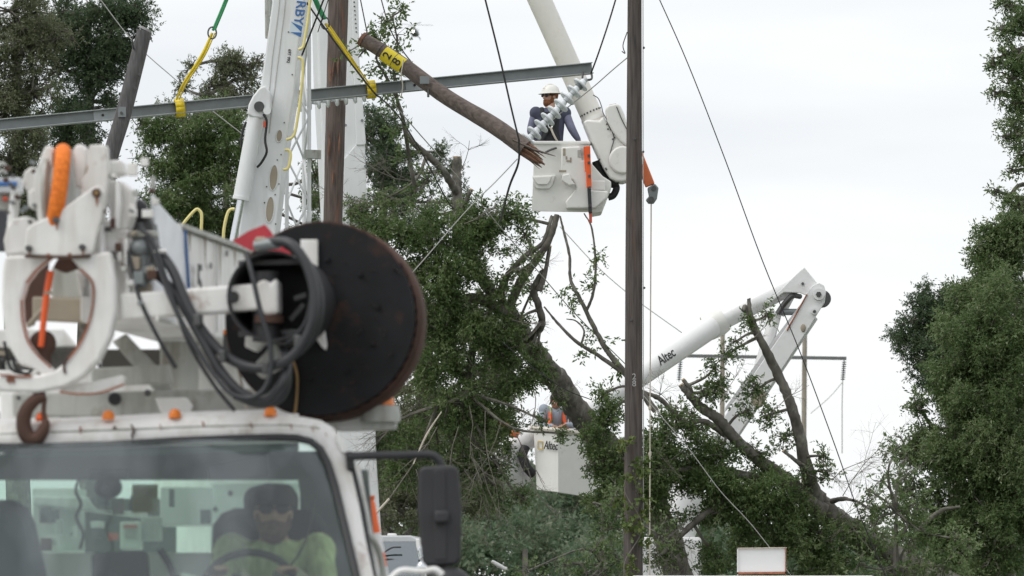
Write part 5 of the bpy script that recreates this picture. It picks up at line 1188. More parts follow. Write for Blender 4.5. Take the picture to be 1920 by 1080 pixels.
# nose: sheave cheeks, rope, plates
nose = [('sheave_cheek', [(76, 292), (84, 274), (92, 272), (98, 278), (99, 330), (92, 420), (88, 440), (72, 432), (66, 380), (62, 330), (70, 310)], .0, .05, CLAWW),
        ('sheave_cheek', [(137, 278), (144, 270), (156, 271), (162, 280), (162, 318), (158, 352), (140, 352), (137, 320)], .02, .05, CLAWW),
        ('nose_plate', [(166, 275), (170, 271), (195, 271), (199, 276), (202, 330), (198, 380), (190, 420), (168, 420), (150, 370), (152, 340), (164, 320)], -.02, .06, CLAWW),
        ('side_lug', [(44, 322), (58, 312), (72, 316), (74, 352), (64, 372), (50, 360), (40, 345)], .04, .08, CLAWW),
        ('side_lug', [(50, 360), (64, 352), (72, 380), (66, 396), (52, 388)], .02, .05, CLAWW),
        ('side_post', [(20, 356), (28, 352), (34, 360), (26, 430), (14, 450), (12, 420)], .05, .06, WHITE),
        ('nose_shoulder', [(12, 425), (26, 410), (50, 404), (70, 420), (60, 470), (10, 480), (6, 450)], .02, .12, CLAWW),
        ('side_bracket', [(204, 300), (226, 300), (232, 326), (206, 332)], .06, .1, CLAWW),
        ('side_bracket', [(200, 335), (226, 340), (246, 356), (250, 400), (236, 430), (206, 430)], .05, .12, CLAWW),
        ('side_bracket', [(196, 430), (240, 430), (238, 470), (216, 480), (214, 590), (200, 590)], .04, .1, CLAWW),
        ('front_strip', [(216, 342), (224, 338), (226, 380), (222, 430), (214, 430)], .0, .04, WHITE),
        ('rod_cover', [(182, 425), (194, 418), (196, 490), (186, 492)], -.02, .05, WHITE),
        ('rod_cover', [(231, 450), (240, 446), (238, 500), (246, 530), (240, 600), (230, 598), (234, 520)], -.01, .04, CLAWW)]
for nm, pts, yl, th, m in nose: tpart(nm, pts, yl, th, m, fr=Bm, bevel=.01)
tpart('triangle_plate', [(44, 478), (48, 430), (60, 420), (108, 398), (152, 366), (172, 352), (186, 346), (196, 360), (190, 410), (180, 445), (174, 470), (166, 478), (120, 481)], -.1, .03, CLAWW, fr=Bm, bevel=.008)
for x, y, m in ((106, 413, STEEL), (55, 466, STEEL), (155, 464, STEEL)): tbolt(x, y, -.1, .0145, m, Bm, dep=.025)
for x, y, L_ in ((181, 368, 20), (106, 418, 14), (155, 468, 10), (55, 468, 10), (130, 475, 8), (90, 476, 8)): ttube('rust_run', [(x, y), (x + 1, y + L_ / 2), (x, y + L_)], -.101, [.008, .005, .001], RUSTW, fr=Bm, n=5)
tbolt(181, 362, -.1, .02, RUSTM, Bm, dep=.02); tbolt(181, 362, -.118, .012, TANS, Bm, name='bolt_cap', dep=.012); tbolt(194, 396, -.03, .01, RUSTM, Bm)
tpart('rust_lip', [(46, 478), (120, 480), (168, 477), (168, 482), (120, 485), (46, 483)], -.102, .02, RUSTM, fr=Bm, bevel=0)
mb = MB(); sc_ = Bm.at(117, 362, .12); mb.lathe(sc_, Bm.r, [(-.05, 0), (-.05, .185), (-.035, .185), (-.02, .155), (.02, .155), (.035, .185), (.05, .185), (.05, 0)], 36); ob('rope_sheave', mb, GREYW, trk)
ttube('winch_rope', [(118, 284, .1), (118, 290, .02), (116, 310, -.05), (112, 350, -.08), (106, 390, -.085), (100, 430, -.06)], 0, .035, ORANGER, fr=Bm, n=14)
tpart('rope_guard', rect(160, 310, 168, 352), .0, .04, TAN, fr=Bm)
# claws
ringR = [(168, 478), (205, 470), (216, 520), (218, 580), (208, 630), (186, 674), (156, 706), (120, 726), (70, 736), (0, 734), (-60, 720), (-60, 694), (0, 703), (60, 705), (100, 696), (128, 674), (152, 640), (168, 600), (175, 560), (172, 528), (150, 505), (130, 482)]
tpart('pole_claw', ringR, -.08, .07, CLAWW, fr=Bm, bevel=.014, seg=3)
ringL = [(44, 478), (100, 480), (70, 505), (50, 530), (40, 562), (42, 600), (52, 640), (72, 668), (96, 690), (104, 700), (80, 704), (60, 690), (36, 684), (18, 654), (6, 610), (2, 560), (4, 510), (8, 480)]
tpart('pole_claw', ringL, -.05, .07, CLAWW, fr=Bm, bevel=.014, seg=3)
tpart('claw_tip', [(108, 732), (134, 718), (170, 716), (205, 708), (226, 703), (234, 706), (232, 720), (206, 728), (190, 734), (168, 740), (150, 737), (128, 738)], .0, .05, CLAWW, fr=Bm, bevel=.01)
for pts in ([(40, 562), (42, 600), (52, 640), (72, 668), (96, 690)], [(128, 674), (152, 640), (168, 600), (175, 560), (172, 528), (150, 505)], [(50, 530), (70, 505), (98, 482)], [(0, 703), (40, 706), (60, 705)], [(112, 735), (150, 739), (190, 736), (232, 721)]):
    ttube('claw_rust_edge', pts, -.085, .005, RUSTW, fr=Bm, n=6)
ttube('rust_gouge', [(128, 672), (120, 684), (122, 700)], -.085, .006, RUSTM, fr=Bm, n=6)
for i in range(4): ttube('rust_drip', [(14 + i * 4, 706), (14 + i * 4, 716 + i % 2 * 3)], -.085, .004, RUSTW, fr=Bm, n=5)
# inside the claws
tpart('inner_plate', [(96, 500), (180, 500), (180, 560), (96, 560)], .5, .05, GREYW, fr=Bm); tpart('inner_rail', [(60, 556), (180, 560), (178, 606), (60, 600)], .45, .08, TAN, fr=Bm)
tpart('inner_rust_plate', [(30, 490), (90, 482), (84, 560), (60, 612), (36, 600)], .6, .04, RUSTM, fr=Bm)
tpart('dark_socket', [(108, 484), (134, 484), (146, 502), (120, 512), (98, 502)], .1, .05, RUSTM, fr=Bm)
tpart('inner_bracket', [(140, 505), (170, 520), (172, 560), (150, 560)], .3, .05, CLAWW, fr=Bm)
mb = MB(); mb.cyl(Bm.at(186, 500, .1), Bm.at(186, 540, .1), .022); ob('rust_roller', mb, RUSTM, trk)
tpart('claw_crossbar', rect(175, 560, 250, 600), .4, .06, CLAWW, fr=Bm)
ttube('diagonal_rod', [(52, 612), (90, 570)], .3, .012, TAN, fr=Bm)
# load strap, swivel and hook
ttube('orange_load_strap', [(95, 508), (88, 550), (83, 590), (78, 640), (76, 650)], -.02, [.028, .026, .024, .022], ORANGEP, fr=Bm, flat=.55)
tpart('strap_label', [(83, 545), (98, 546), (97, 553), (82, 552)], -.045, .01, TAN, fr=Bm, bevel=0)
mb = MB(); mb.ell(Bm.at(80, 645, .03), (.06, .04, .06), Bm.r, Bm.b, U_); mb.tube([Bm.at(80, 650, .03), Bm.at(84, 690, .03), Bm.at(75, 740, .0)], [.04, .03, .022], 10); ob('swivel', mb, RUSTM, trk)
mb = MB(); mb.box(Bm.at(72, 742, -.02), (.04, .03, .04), Bm); ob('swivel_neck', mb, REDL, trk, bevel=.008)
ttube('load_hook', [(84, 742, -.05), (66, 750, -.05), (50, 768, -.05), (44, 790, -.05), (48, 812, -.05), (60, 824, -.05), (74, 818, -.05), (84, 800, -.05), (86, 786, -.05)], 0, [.022, .028, .032, .034, .032, .026, .014], RUSTM, fr=Bm, n=12)
ttube('hook_latch', [(84, 746), (82, 770), (85, 792)], -.05, .011, RUSTM, fr=Bm); mb = MB(); mb.ell(Bm.at(74, 783, -.05), (.014, .014, .014)); ob('hook_tag', mb, ORANGEP, trk)
# light bar and post on the far side of the cab
tpart('light_bar', rect(-90, 332, 40, 362), 1.0, .12, CARW); tpart('light_bar_lens', rect(-80, 340, 32, 349), .99, .02, BLUE); tpart('light_bar_foot', rect(4, 368, 14, 376), 1.0, .05, REDL)
tpart('light_bar_mount', rect(-80, 362, 30, 392), 1.05, .1, GREYW); tpart('rear_post', rect(-40, 392, 14, 470), 1.4, .08, SLATE)
for k in range(2): ttube('coil_wire', [(-6, 316 + k * 14), (4, 306 + k * 14), (12, 312 + k * 14)], 1.0, .008, WIREL)
for pts in ([(8, 640), (20, 690), (50, 700), (62, 690)], [(24, 660), (30, 690), (58, 706)], [(180, 700), (190, 716), (186, 680)]): ttube('loose_wire', pts, 1.0, .008, BLACK, n=6)
for k in range(14):
    x = random.uniform(-30, 40); y = random.uniform(650, 700); tpart('equipment_block', rect(x, y, x + random.uniform(8, 22), y + random.uniform(8, 20)), 1.8 + random.uniform(0, .1), .08, random.choice([GREYW, STEEL, TAN, BLACK, RUSTM]), bevel=0)

# driver
STUB = mat('short_beard', (.20, .12, .09), .9, var=.3, scale=40)
HIVISF = mat('hivis_folds', (.56, .62, .34), .85, var=.35, scale=7, stretch=(3, 3, .7), bump=1.0)
q = T.at(513, 962, .72); base = V(q.x, q.y, q.z - 1.205)
JD = dict(pelvis=(0, -.12, .52), chest=(0, -.06, .93), neck=(0, -.03, 1.12), head=(0, .02, 1.205),
          arms=[((-.19, -.05, 1.04), (-.25, .15, .83), (-.14, .40, .93)), ((.19, -.05, 1.04), (.27, .12, .82), (.20, .40, .93))],
          legs=[((-.1, -.1, .5), (-.13, .33, .5), (-.13, .42, .08)), ((.1, -.1, .5), (.13, .33, .5), (.13, .42, .08))])
person(base, -3, 'driver in lime shirt and dark cap behind the truck windscreen', JD, headyaw=-8, shirt=HIVISF, cap=HAIRD, beard=STUB, sleeves=False, skin=SKIN)

# tall cone standing on the catwalk behind the cab
q = T.at(692, 930, 2.02)
cn = thing('traffic_cone', V(q.x, q.y, T.loc(0, 2, 1.42).z), 'tall orange and white banded traffic cone beside the truck cab', 'cone')
zt = q.z; zb = 1.42
mb = MB(); mb.box((q.x + .05, q.y, zb + .02), (.36, .36, .04), T); ob('base', mb, BLACK, cn, bevel=.01)
sec = [(930, 11, 'o'), (936, 10, 'o'), (939, 8, 'o'), (944, 9.5, 'o'), (1000, 12.5, 'o'), (1000, 12.5, 'w'), (1062 - 24, 15.5, 'w'), (1038, 15.5, 'o'), (1064, 16.5, 'o'), (1064, 16.5, 'w'), (1110, 19, 'w'), (1110, 19, 'o'), (1180, 24, 'o')]
i = 0
while i < len(sec):
    j = i
    while j + 1 < len(sec) and sec[j + 1][2] == sec[i][2]: j += 1
    seg = sec[i:j + 1]; mb = MB(); pr = []
    for (py, rp, cc) in seg:
        p_ = T.at(692 + (py - 930) * .13, py, 2.02); pr.append((p_, rp / 444 * (26 / 24)))
    mb.tube([p_ for p_, _ in pr], [r_ for _, r_ in pr], 20); ob('band', mb, CONEO if seg[0][2] == 'o' else CONEW, cn); i = j + 1

# parked vehicle seen between cab and mirror
D = 52.0
sv_ = thing('parked_truck', V(P(700, 1050, D).x, D + 1, 0), 'pale parked truck with wide windscreen between the cab and its mirror', 'truck')
S = Frame(P(690, 1050, D), 6)
def spart(name, pts, yl, th, m, bevel=.01): mb = MB(); mb.prism([S.at(x, y, yl) for x, y in pts], S.b * th); return ob(name, mb, m, sv_, bevel=bevel)
spart('roof', [(610, 1012), (630, 1004), (770, 1004), (786, 1012), (786, 1018), (610, 1018)], .1, 1.8, CARW, .02)
spart('door_pillar', [(779, 1010), (786, 1010), (798, 1080), (802, 1150), (790, 1150)], .05, .1, WHITE)
spart('door_pillar', [(610, 1010), (617, 1010), (612, 1150), (596, 1150)], .05, .1, WHITE)
mb = MB(); g_ = [S.at(617, 1016, .1), S.at(779, 1016, .1), S.at(791, 1092, -.2), S.at(608, 1092, -.2)]; mb.add(g_, [[0, 1, 2, 3]]); o = ob('windscreen', mb, GLASSD, sv_); o.modifiers.new('t', 'SOLIDIFY').thickness = .006
mb = MB(); mb.tube([S.at(617, 1051, .0), S.at(700, 1048, -.05), S.at(788, 1052, .0)], .012, 6); ob('wiper', mb, BLACK, sv_)
mb = MB(); mb.tube(crm([S.at(720, 1036, -.02), S.at(735, 1027, -.02), S.at(752, 1026, -.02)], 4), .008, 6); ob('wiper_blade', mb, BLACK, sv_)
spart('cabin_back', rect(612, 1018, 786, 1120), 1.7, .05, CABIN)
spart('hood', [(600, 1092), (795, 1092), (812, 1120), (812, 1230), (590, 1230)], -1.2, 1.1, CARW, .05)
spart('body', [(600, 1110), (805, 1110), (812, 1230), (590, 1230)], .0, 4.0, CARW, .05)
spart('roof_marker', rect(726, 1000, 742, 1005), .2, .1, WHITE)
spart('side_mirror', [(782, 1030), (788, 1022), (792, 1028), (794, 1046), (786, 1048)], -.1, .08, CHROME)
mb = MB(); mb.ell(S.at(791, 1064, -.3), (.05, .05, .06)); ob('mirror_cap', mb, CHROME, sv_)
zz = S.loc(0, 0, 0)
for s in (-1, 1):
    for yy in (-.5, 3): mb = MB(); mb.lathe(S.loc(.05 + s * .5, yy, .45), (s, 0, 0), [(-.13, 0), (-.13, .42), (-.1, .45), (.1, .45), (.13, .42), (.13, 0)], 18); ob('wheel', mb, BLACK, sv_)

# ================================================================== trees
def tree(name, base, label, group=None): return thing(name, base, label, 'tree', group)
def gpt(px, D): q = P(px, 1200, D); return V(q.x, D, 0)
def limb_path(pts, n=6): return crm([P(*q) for q in pts], n)
def addlimb(t, name, pts, rad, m=BARK, n=10, cut=None):
    mb = MB(); path = limb_path(pts, 12 if rad[0] > .14 else 7) if not isinstance(pts[0], Vector) else pts
    rng = random.Random(len(pts) * 7 + int(path[0].x * 100))
    rr = np.interp(np.linspace(0, 1, len(path)), np.linspace(0, 1, len(rad)), rad)
    mb.tube([p + V(rng.uniform(-1, 1), rng.uniform(-1, 1), rng.uniform(-1, 1)) * float(r) * .07 for p, r in zip(path, rr)], [float(r) * rng.uniform(.95, 1.05) * .80 for r in rr], n)
    mb.rough(float(np.mean(rr)) * .055, len(path))
    o = ob(name, mb, m, t, sharp=80)
    if cut:
        e = path[-1]; dv = (path[-1] - path[-2]).normalized(); mb = MB(); mb.cyl(e - dv * .005, e + dv * .012, float(rr[-1]) * .84, n=14); ob('sawn_end', mb, CUTW, o)
    return path

# --- leaning oak that came down across the lift (centre)
D = 76.0
oak = tree('fallen_oak', V(P(1300, 1200, 78).x, 78, 0), 'snapped oak trunk rising leftward behind the lower bucket with dense dark crown')
sk = []
sk += addlimb(oak, 'trunk', [(1330, 1250, 78.2), (1230, 960, 78), (1150, 850, 77.8), (1095, 785, 77.6), (1040, 710, 77.2), (985, 640, 76.6), (950, 580, 76)], [.24, .23, .22, .21, .20, .18, .14], n=16)
sk += addlimb(oak, 'limb', [(952, 585, 76), (975, 530, 75.8), (1000, 495, 75.7), (1030, 450, 75.6), (1045, 402, 75.6)], [.085, .075, .065, .055, .045])
sk += addlimb(oak, 'limb', [(960, 600, 76.1), (940, 560, 76), (950, 520, 75.8), (985, 480, 75.7), (1018, 455, 75.7), (1035, 405, 75.8)], [.08, .06, .05, .04, .03])
sk += addlimb(oak, 'limb', [(985, 640, 76.5), (1015, 612, 76), (1010, 575, 75.8), (1000, 545, 75.8), (1012, 520, 75.8), (1020, 507, 75.8)], [.07, .062, .06, .058, .055, .05], cut=True)
sk += addlimb(oak, 'limb', [(1010, 545, 75.7), (1020, 520, 75.7), (1031, 462, 75.7)], [.06, .04, .03], cut=True)
sk += addlimb(oak, 'limb', [(950, 590, 76), (900, 560, 75.8), (840, 560, 75.5), (780, 520, 75.4), (720, 470, 75.3)], [.12, .09, .07, .045, .02])
sk += addlimb(oak, 'limb', [(930, 560, 76), (890, 500, 76), (860, 440, 76), (858, 380, 76.2), (856, 340, 76.3), (857, 295, 76.3)], [.10, .1, .095, .09, .085, .07], cut=True)
sk += addlimb(oak, 'limb', [(856, 360, 76.2), (830, 320, 76), (800, 290, 75.8), (772, 265, 75.7), (758, 243, 75.6)], [.07, .06, .055, .05, .03])
sk += addlimb(oak, 'limb', [(866, 400, 76), (872, 380, 75.9), (884, 356, 75.9)], [.045, .04, .035], cut=True)
sk += addlimb(oak, 'limb', [(985, 650, 76.5), (900, 640, 76), (880, 690, 75.8), (870, 740, 75.6), (820, 760, 75.5)], [.1, .07, .06, .045, .02])
blo = [(700, 420, 75.6, 42, .8), (752, 440, 75.5, 48, .9), (812, 466, 75.4, 58, 1), (775, 520, 75.5, 55, .9), (842, 540, 75.4, 62, 1.1), (884, 480, 75.7, 50, 1), (905, 430, 75.8, 48, 1), (955, 405, 75.8, 42, .75), (985, 440, 75.8, 30, .5), (975, 510, 75.5, 24, .5), (1000, 480, 75.4, 16, .35), (1020, 700, 76.9, 22, .5), (975, 600, 75.6, 22, .45), (1050, 750, 76.9, 14, .35),
       (890, 600, 75.6, 60, 1), (830, 620, 75.6, 60, .9), (770, 600, 75.8, 45, .8), (930, 545, 75.6, 36, .6), (940, 650, 75.8, 45, .8), (890, 690, 75.6, 58, .8), (820, 700, 75.8, 55, .6), (990, 690, 75.9, 32, .8), (960, 720, 75.8, 45, .8), (860, 770, 75.8, 60, .7), (930, 790, 75.8, 50, .6), (970, 640, 75.6, 30, .5), (1010, 655, 75.9, 16, .4),
       (660, 395, 75.8, 30, .5), (710, 380, 75.9, 36, .5), (800, 400, 76.2, 40, .45), (870, 420, 75.7, 36, .6), (1000, 540, 76.6, 20, .3), (790, 830, 76, 60, .5), (860, 860, 76, 60, .55), (930, 870, 76, 50, .5), (750, 890, 76, 50, .5), (840, 900, 76, 50, .5), (920, 910, 75.9, 45, .5), (975, 930, 75.9, 32, .5), (700, 830, 76.4, 45, .5), (1052, 812, 75.5, 9, .4), (1012, 786, 75.5, 11, .35)]
foliage('crown', blo, LEAF_OAK, oak, 21, size=.052, lai=4.6, sub=13, branches='branches', skel=sk, bmat=BARK, twigs=3, br=.011)
mb = MB(); rg = np.random.default_rng(8)
for px, py, dx, dz, ln in ((800, 350, -.6, .3, .9), (840, 400, -1, .2, 1.0), (830, 330, -1, .5, .8), (940, 520, .3, .4, .7), (960, 600, .8, -.1, .5), (880, 760, .3, -1, 1.0), (910, 770, .2, -1, 1.1), (940, 790, -.2, -1, 1.1), (860, 800, -.4, -1, 1.1), (960, 800, .3, -1, .9), (900, 850, .1, -1, 1.0), (820, 800, -.5, -.8, 1.0), (990, 880, 0, -1, .7), (870, 880, .5, -.6, .9), (780, 760, -.5, -.6, .9), (870, 420, 1, .3, .6), (1000, 730, .4, -.8, .5), (1030, 690, .2, -.4, .5), (700, 380, -.7, .2, .7), (860, 330, .3, .7, .5), (740, 780, -.4, -.7, .9), (780, 880, .2, -.8, .9)):
    twig_spray(mb, rg, P(px, py, 75.3), (dx, rg.uniform(-.3, .3), dz), ln, .008, 3, 4)
ob('bare_twigs', mb, BARKL, oak, kind='stuff')
# stray slender branches up the middle (right of the cut limb)
br = tree('bare_branch', P(1180, 700, 74), 'thin forked bare branch curving up beside the raised bucket against the sky')
p1 = addlimb(br, 'stem', [(1230, 770, 74), (1185, 715, 74), (1140, 660, 74), (1112, 610, 74), (1090, 565, 74), (1070, 525, 74), (1068, 480, 74), (1056, 430, 74), (1050, 405, 74)], [.055, .05, .043, .036, .03, .024, .02, .014])
p2 = addlimb(br, 'fork', [(1100, 582, 74), (1112, 550, 74), (1117, 500, 74), (1110, 430, 74), (1095, 400, 74)], [.026, .022, .017, .01])
p3 = addlimb(br, 'fork', [(1185, 712, 74), (1130, 672, 74), (1080, 640, 74), (1045, 605, 74), (1020, 575, 74)], [.04, .032, .025, .012])
p4 = addlimb(br, 'twig', [(1090, 645, 74), (1095, 620, 74), (1080, 602, 74), (1062, 598, 74)], [.02, .014, .008])
foliage('leaf_sprays', [(1124, 480, 74, 9, .6), (1110, 520, 74, 12, .5), (1076, 560, 74, 18, .35), (1095, 530, 74, 14, .35), (1112, 630, 74, 14, .3), (1140, 640, 74, 16, .35), (1160, 690, 74, 22, .4), (1100, 660, 74, 18, .3), (1060, 540, 74, 12, .3)], LEAF_OAK, br, 4, size=.06, lai=1.6, sub=5, branches=None)

# --- second fallen oak, lower right
D = 76.5
oak2 = tree('fallen_oak', V(P(1980, 1250, 77).x, 77, 0), 'toppled oak leaning from the lower right with tall bare limb against the sky')
sk = []
sk += addlimb(oak2, 'trunk', [(1960, 1260, 77.2), (1800, 1120, 77), (1700, 1062, 77), (1620, 1015, 76.8), (1555, 965, 76.7), (1515, 920, 76.5)], [.36, .30, .26, .23, .20, .15], n=16)
sk += addlimb(oak2, 'limb', [(1530, 940, 76.5), (1515, 890, 76.2), (1497, 810, 76), (1480, 750, 75.9), (1458, 700, 75.9), (1430, 645, 75.8), (1408, 600, 75.8), (1404, 560, 75.8)], [.14, .12, .095, .085, .08, .07, .06, .03], n=12)
sk += addlimb(oak2, 'limb', [(1400, 590, 75.8), (1397, 575, 75.8), (1393, 582, 75.7)], [.05, .04, .03])
sk += addlimb(oak2, 'limb', [(1540, 960, 76.5), (1480, 905, 76.2), (1430, 868, 76), (1385, 830, 75.8), (1345, 785, 75.7), (1310, 760, 75.7), (1288, 735, 75.6), (1277, 722, 75.6)], [.16, .13, .105, .10, .09, .075, .06, .045], n=12, cut=True)
sk += addlimb(oak2, 'limb', [(1300, 750, 75.7), (1293, 728, 75.6), (1281, 712, 75.6)], [.045, .04, .03], cut=True)
sk += addlimb(oak2, 'limb', [(1500, 870, 76), (1485, 858, 75.9), (1469, 846, 75.9)], [.04, .03, .025], cut=True)
sk += addlimb(oak2, 'limb', [(1560, 940, 76.4), (1580, 935, 76.2), (1598, 938, 76.1)], [.045, .04, .02], m=BARKL)
sk += addlimb(oak2, 'limb', [(1360, 815, 75.8), (1320, 790, 75.6), (1280, 790, 75.5), (1240, 750, 75.4), (1205, 735, 75.3)], [.06, .045, .04, .04, .035])
sk += addlimb(oak2, 'limb', [(1470, 960, 76), (1400, 940, 75.8), (1330, 960, 75.6), (1280, 1000, 75.5), (1240, 1040, 75.4)], [.09, .07, .06, .05, .03])
sk += addlimb(oak2, 'limb', [(1420, 900, 76), (1340, 880, 75.8), (1250, 880, 75.5), (1160, 860, 75.3), (1110, 870, 75.2)], [.09, .07, .05, .035, .02])
sk += addlimb(oak2, 'limb', [(1700, 1050, 77), (1720, 1000, 76.8), (1760, 960, 76.6), (1800, 950, 76.5)], [.08, .05, .04, .02])
blo = [(1128, 800, 75.2, 32, 1), (1140, 770, 75.2, 30, .8), (1118, 840, 75.2, 30, .9), (1112, 875, 75.3, 20, .6), (1150, 860, 75.4, 38, 1.1), (1098, 815, 75.2, 16, .5), (1150, 930, 75.5, 45, .9), (1130, 740, 75.2, 26, .5), (1240, 830, 75.4, 48, .9), (1265, 780, 75.5, 40, .7), (1300, 800, 75.6, 34, .6), (1225, 900, 75.5, 52, .9), (1300, 880, 75.7, 58, 1), (1350, 840, 75.7, 40, .7), (1370, 900, 75.8, 60, 1.1), (1440, 930, 75.9, 62, 1.2), (1400, 985, 75.9, 62, 1.1), (1480, 980, 76, 58, 1.1), (1330, 960, 75.7, 45, .7), (1250, 960, 75.6, 40, .6), (1540, 1000, 76.1, 46, .9), (1500, 1050, 76.1, 50, .9), (1420, 1060, 76, 50, .8), (1560, 1060, 76.2, 46, .8), (1340, 1040, 75.9, 40, .6),
       (1350, 720, 75.6, 26, .5), (1340, 690, 75.6, 20, .4), (1365, 665, 75.6, 16, .3), (1420, 730, 75.9, 28, .45), (1440, 780, 75.9, 26, .4), (1400, 770, 75.8, 22, .4), (1325, 740, 75.6, 24, .5), (1420, 850, 75.9, 30, .5), (1470, 820, 76, 20, .4), (1405, 600, 75.7, 14, .5), (1440, 590, 75.7, 18, .3), (1380, 640, 75.6, 14, .25), (1510, 880, 76, 20, .5), (1600, 985, 76.4, 34, .6), (1640, 1030, 76.5, 30, .5), (1545, 855, 76, 16, .5), (1550, 890, 76, 20, .5), (1250, 1040, 75.5, 40, .5), (1640, 960, 76.3, 24, .5)]
foliage('crown', blo, LEAF_OAK, oak2, 22, size=.052, lai=4.4, sub=13, branches='branches', skel=sk, bmat=BARK, twigs=3, br=.011)
mb = MB(); rg = np.random.default_rng(9)
for px, py, dx, dz, ln in ((1580, 930, .5, .8, 1.0), (1600, 950, .8, .6, 1.2), (1560, 900, .7, .5, .8), (1620, 960, .4, .9, 1.1), (1650, 980, .3, .9, 1.0), (1240, 960, -.3, -.8, 1.0), (1270, 960, .2, -.9, .9), (1300, 960, -.5, -.9, .9), (1450, 770, .6, .4, .6), (1350, 760, .3, .7, .6), (1300, 780, -.6, .4, .7), (1400, 640, .6, .3, .5), (1540, 860, .1, -.6, .5), (1240, 760, -.2, .6, .6), (1280, 900, -.4, .5, .7), (1560, 980, .5, .5, .9), (1640, 1040, -.3, .5, .8)):
    twig_spray(mb, rg, P(px, py, 75.2), (dx, rg.uniform(-.3, .3), dz), ln, .007, 3, 4)
ob('bare_twigs', mb, BARKL, oak2, kind='stuff')

# --- leafy branch caught round the head of the broken pole
cb = tree('caught_branch', P(760, 330, 68.6), 'leafy torn branch caught behind the top of the broken 28 pole')
p1 = addlimb(cb, 'stem', [(780, 360, 68.8), (768, 300, 68.7), (757, 230, 68.6), (742, 180, 68.5), (722, 140, 68.4), (706, 110, 68.4), (714, 70, 68.3)], [.035, .033, .03, .026, .022, .016, .01])
p2 = addlimb(cb, 'fork', [(745, 185, 68.5), (738, 130, 68.4), (745, 80, 68.3), (735, 30, 68.3)], [.02, .016, .01])
foliage('leaves', [(715, 45, 68.3, 26, .8), (738, 30, 68.3, 26, .7), (745, 65, 68.3, 24, .7), (705, 70, 68.4, 16, .5), (718, 120, 68.4, 24, .7), (742, 140, 68.5, 26, .7), (738, 100, 68.4, 18, .5), (700, 130, 68.3, 14, .4), (735, 170, 68.5, 20, .6), (685, 80, 68.2, 14, .5), (755, 15, 68.3, 16, .4), (745, 240, 68.6, 16, .4), (760, 300, 68.7, 24, .4), (648, 100, 69.5, 14, .5), (735, 200, 68.6, 14, .4), (800, 340, 69, 26, .4), (775, 360, 69, 24, .5)], LEAF_OAK, cb, 31, size=.062, lai=2.0, sub=6, branches='twigs', skel=p1 + p2, br=.006)

# --- standing trees behind
def standing(name, label, blobs, leafm, seed, trunk_px, D, r0, size=.085, lai=2.4, sub=10, br=.02, group=None, top=None, twig=2, lm=BARK, depth=1.3):
    cx = trunk_px; b = gpt(cx, D); t = tree(name, b, label, group)
    ys = [q[1] for q in blobs]; yt = top if top is not None else min(ys)
    pts = [b, P(cx + 6, 1000, D), P(cx - 5, 700, D), P(cx + 4, (700 + yt) / 2 if yt < 650 else 900, D), P(cx, yt, D)]
    pts = [b] + [q for q in pts[1:] if q.z > b.z]; pts.sort(key=lambda q: q.z)
    path = crm(pts, 6); mb = MB(); mb.tube(path, [r0, r0 * .8, r0 * .6, r0 * .2], 12); ob('trunk', mb, lm, t)
    foliage('crown', blobs, leafm, t, seed, size=size, lai=lai, sub=sub, branches='branches', skel=path, bmat=lm, br=br, twigs=twig, depth=depth); return t
rg = random.Random(5)
def scatter(n, x0, y0, x1, y1, D0, D1, r0, r1, d=1.0):
    return [(rg.uniform(x0, x1), rg.uniform(y0, y1), rg.uniform(D0, D1), rg.uniform(r0, r1), d) for _ in range(n)]
standing('live_oak', 'big dark live oak filling the upper left corner behind the cut pole',
         [(115, 35, 94, 70), (190, 40, 94, 62), (235, 25, 94, 48), (170, 100, 94, 60), (215, 95, 94, 44), (120, 130, 94.5, 60, .8), (195, 150, 94, 46, .9), (160, 210, 94, 60, .9), (110, 230, 94.5, 55, .8), (215, 200, 94, 30, .6), (258, 20, 94, 28, .7), (268, 62, 94, 18, .5), (180, 270, 94, 50, .8), (120, 300, 94.5, 60, .8), (70, 330, 95, 70, .9), (170, 330, 94, 55, .8), (60, 420, 95, 80), (160, 400, 95, 60)], LEAF_DARK, 41, 165, 95, .22, lai=3.5, size=.052, sub=13)
standing('live_oak', 'mossy grey green oak at the left edge behind the light bar',
         [(20, 20, 92, 70, .8), (60, 80, 92, 65, .7), (10, 110, 92, 60, .7), (60, 170, 92, 60, .7), (10, 210, 92, 60, .8), (70, 260, 92, 60, .8), (20, 300, 92, 60, .9), (-30, 60, 92, 60), (-30, 180, 92, 60), (100, 60, 92.5, 40, .5), (40, 380, 92, 60)], LEAF_DULL, 42, 30, 93, .25, lai=3.3, twig=8, size=.05, sub=13)
standing('live_oak', 'mid green oak between the cut pole and the crane cylinder',
         [(300, 250, 104, 42, .8), (345, 265, 104, 50), (400, 270, 104, 55), (445, 250, 104, 42, .9), (300, 310, 104, 40, .7), (360, 330, 104, 60), (430, 330, 104, 60), (330, 390, 104, 60), (400, 400, 104, 65), (460, 390, 104, 55), (290, 370, 104, 40, .6), (430, 215, 104, 36, .7), (350, 440, 104, 60), (450, 450, 104, 60), (280, 440, 104, 50), (480, 300, 104, 40, .8), (590, 330, 106, 30, .7), (600, 380, 106, 34, .8), (590, 430, 106, 40), (265, 230, 104, 22, .4), (270, 300, 104, 24, .5), (320, 220, 104, 30, .5), (375, 215, 104, 30, .5)], LEAF_OAK, 43, 372, 105, .24, lai=3.4, size=.052, sub=13)
